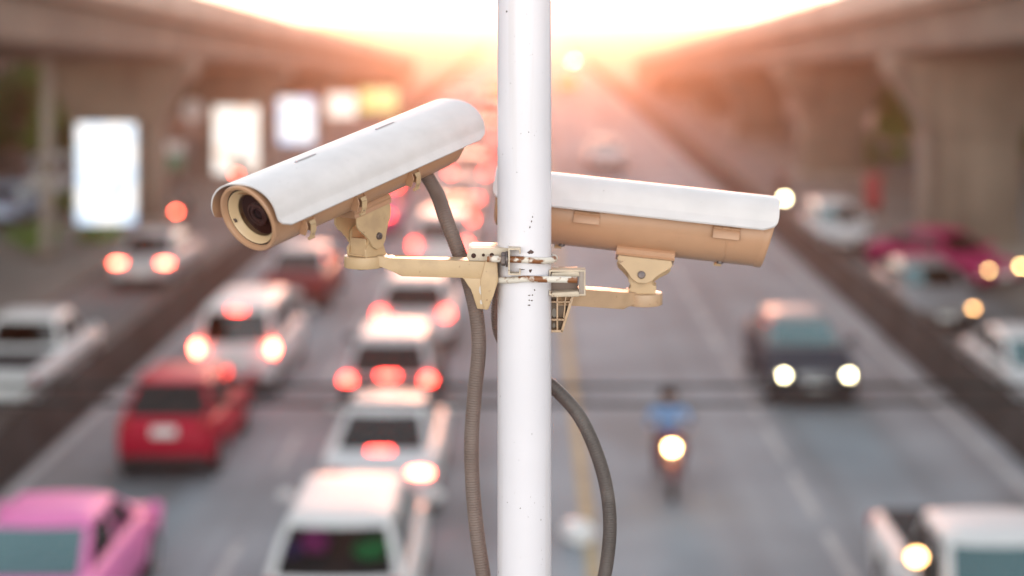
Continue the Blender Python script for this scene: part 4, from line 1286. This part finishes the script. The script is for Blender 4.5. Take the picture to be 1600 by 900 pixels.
for i, (X, Y, s_, lab) in enumerate([(16.6, 60, 1.2, 'tall bush behind the nearest right pier'), (16.4, 66, 1.0, 'tall bush just beyond the red post box'), (16.7, 79, 1.3, 'tall bush behind the second right pier'), (16.8, 86, 1.2, 'tall bush between the second and third right piers')]):
    bush(lab, X, Y, s_, 60 + i, 1600, 'bushes behind the right piers')
for i, (X, Y, s_, lab) in enumerate([(-16.9, 66, 1.0, 'tall bush between the grey post and the first lit advertising box'), (-16.6, 72, 1.1, 'tall bush behind the round white sign'), (-17.1, 61, .9, 'tall bush beside the parked white minivan')]):
    bush(lab, X, Y, s_, 70 + i, 1400, 'bushes behind the left piers')

def shophouse(label, X, Y, wdt, dep, floors, mat, face):
    "face: +1 looks towards +X, -1 towards -X"
    t = thing('shophouse', label, 'building', (X, Y, 0), 0, 'buildings behind the flyovers')
    H = 3.3 * floors
    bm = new(); box(bm, (0, 0, H / 2), (dep, wdt, H), .03); mobj('wall', bm, mat, t)
    bm = new(); box(bm, (0, 0, H + .15), (dep + .5, wdt + .2, .28), .03); mobj('roof', bm, conc, t)
    n = max(2, int(wdt / 2.4))
    for f in range(1, floors):
        for k in range(n):
            yy = -wdt / 2 + wdt * (k + .5) / n
            bm = new(); box(bm, (face * (dep / 2 + .03), yy, f * 3.3 + 1.6), (.08, 1.4, 1.5), .01); w_ = mobj('window', bm, pbr('window_frame', (.5, .48, .45), .5), t)
            bm = new(); box(bm, (face * (dep / 2 + .06), yy, f * 3.3 + 1.6), (.05, 1.2, 1.3)); mobj('pane', bm, pbr('window_dark', (.03, .035, .04), .1), w_)
    for k in range(max(1, n // 2)):
        yy = -wdt / 2 + wdt * (k + .5) / max(1, n // 2)
        bm = new()
        for q in range(12): box(bm, (face * (dep / 2 + .03), yy, .14 + q * .22), (.06, wdt / max(1, n // 2) * .82, .19), .02)
        mobj('shutter', bm, pbr('shutter_brown', (.14, .10, .08), .6), t)
    bm = new(); prism(bm, [(face * dep / 2, -wdt / 2 + .1, 3.1), (face * (dep / 2 + 1.3), -wdt / 2 + .1, 2.6), (face * (dep / 2 + 1.3), -wdt / 2 + .1, 2.66), (face * dep / 2, -wdt / 2 + .1, 3.18)], (0, wdt - .2, 0))
    mobj('awning', bm, pbr('awning_rust', (.22, .09, .05), .8), t)
bm_w = [pbr('wall_cream', (.22, .17, .13), .9, var=.2, scale=.4), pbr('wall_grey', (.15, .13, .115), .9, var=.2, scale=.4), pbr('wall_ochre', (.22, .14, .09), .9, var=.2, scale=.4)]
for i, (X, Y, w_, d_, fl, lab) in enumerate([(-31, 62, 15, 9, 3, 'cream shophouse with shutters at the left edge behind the flyover'), (-31, 79, 17, 9, 3, 'grey shophouse behind the first left pier'),
        (-31, 98, 18, 9, 2, 'ochre shophouse behind the second left pier'), (-31, 119, 20, 9, 3, 'cream far shophouse behind the third left pier'), (-31, 142, 22, 9, 2, 'grey far shophouse behind the fourth left pier')]):
    shophouse(lab, X, Y, w_, d_, fl, bm_w[i % 3], 1)
for i, (X, Y, w_, d_, fl, lab) in enumerate([(34, 60, 18, 9, 3, 'grey building behind the trees right of the nearest right pier'), (34, 82, 20, 9, 2, 'ochre building behind the second right pier'),
        (34, 106, 22, 9, 3, 'cream building behind the third right pier'), (34, 134, 24, 9, 2, 'grey far building behind the right flyover')]):
    shophouse(lab, X, Y, w_, d_, fl, bm_w[(i + 1) % 3], -1)
# ------------------------------------------------------------------ haze
hz = bpy.data.materials.new('haze_air'); hz.use_nodes = True
n, l = hz.node_tree.nodes, hz.node_tree.links
n.remove(n['Principled BSDF'])
pv = n.new('ShaderNodeVolumePrincipled')
pv.inputs['Color'].default_value = (1.0, .66, .48, 1)
pv.inputs['Density'].default_value = HAZE_DENSITY
pv.inputs['Anisotropy'].default_value = HAZE_G
l.new(pv.outputs[0], n['Material Output'].inputs['Volume'])
bm = new(); box(bm, (0, 720, 9.0), (860, 1540, 20.4))
tag(mobj('haze', bm, hz, None, 0), kind='stuff')
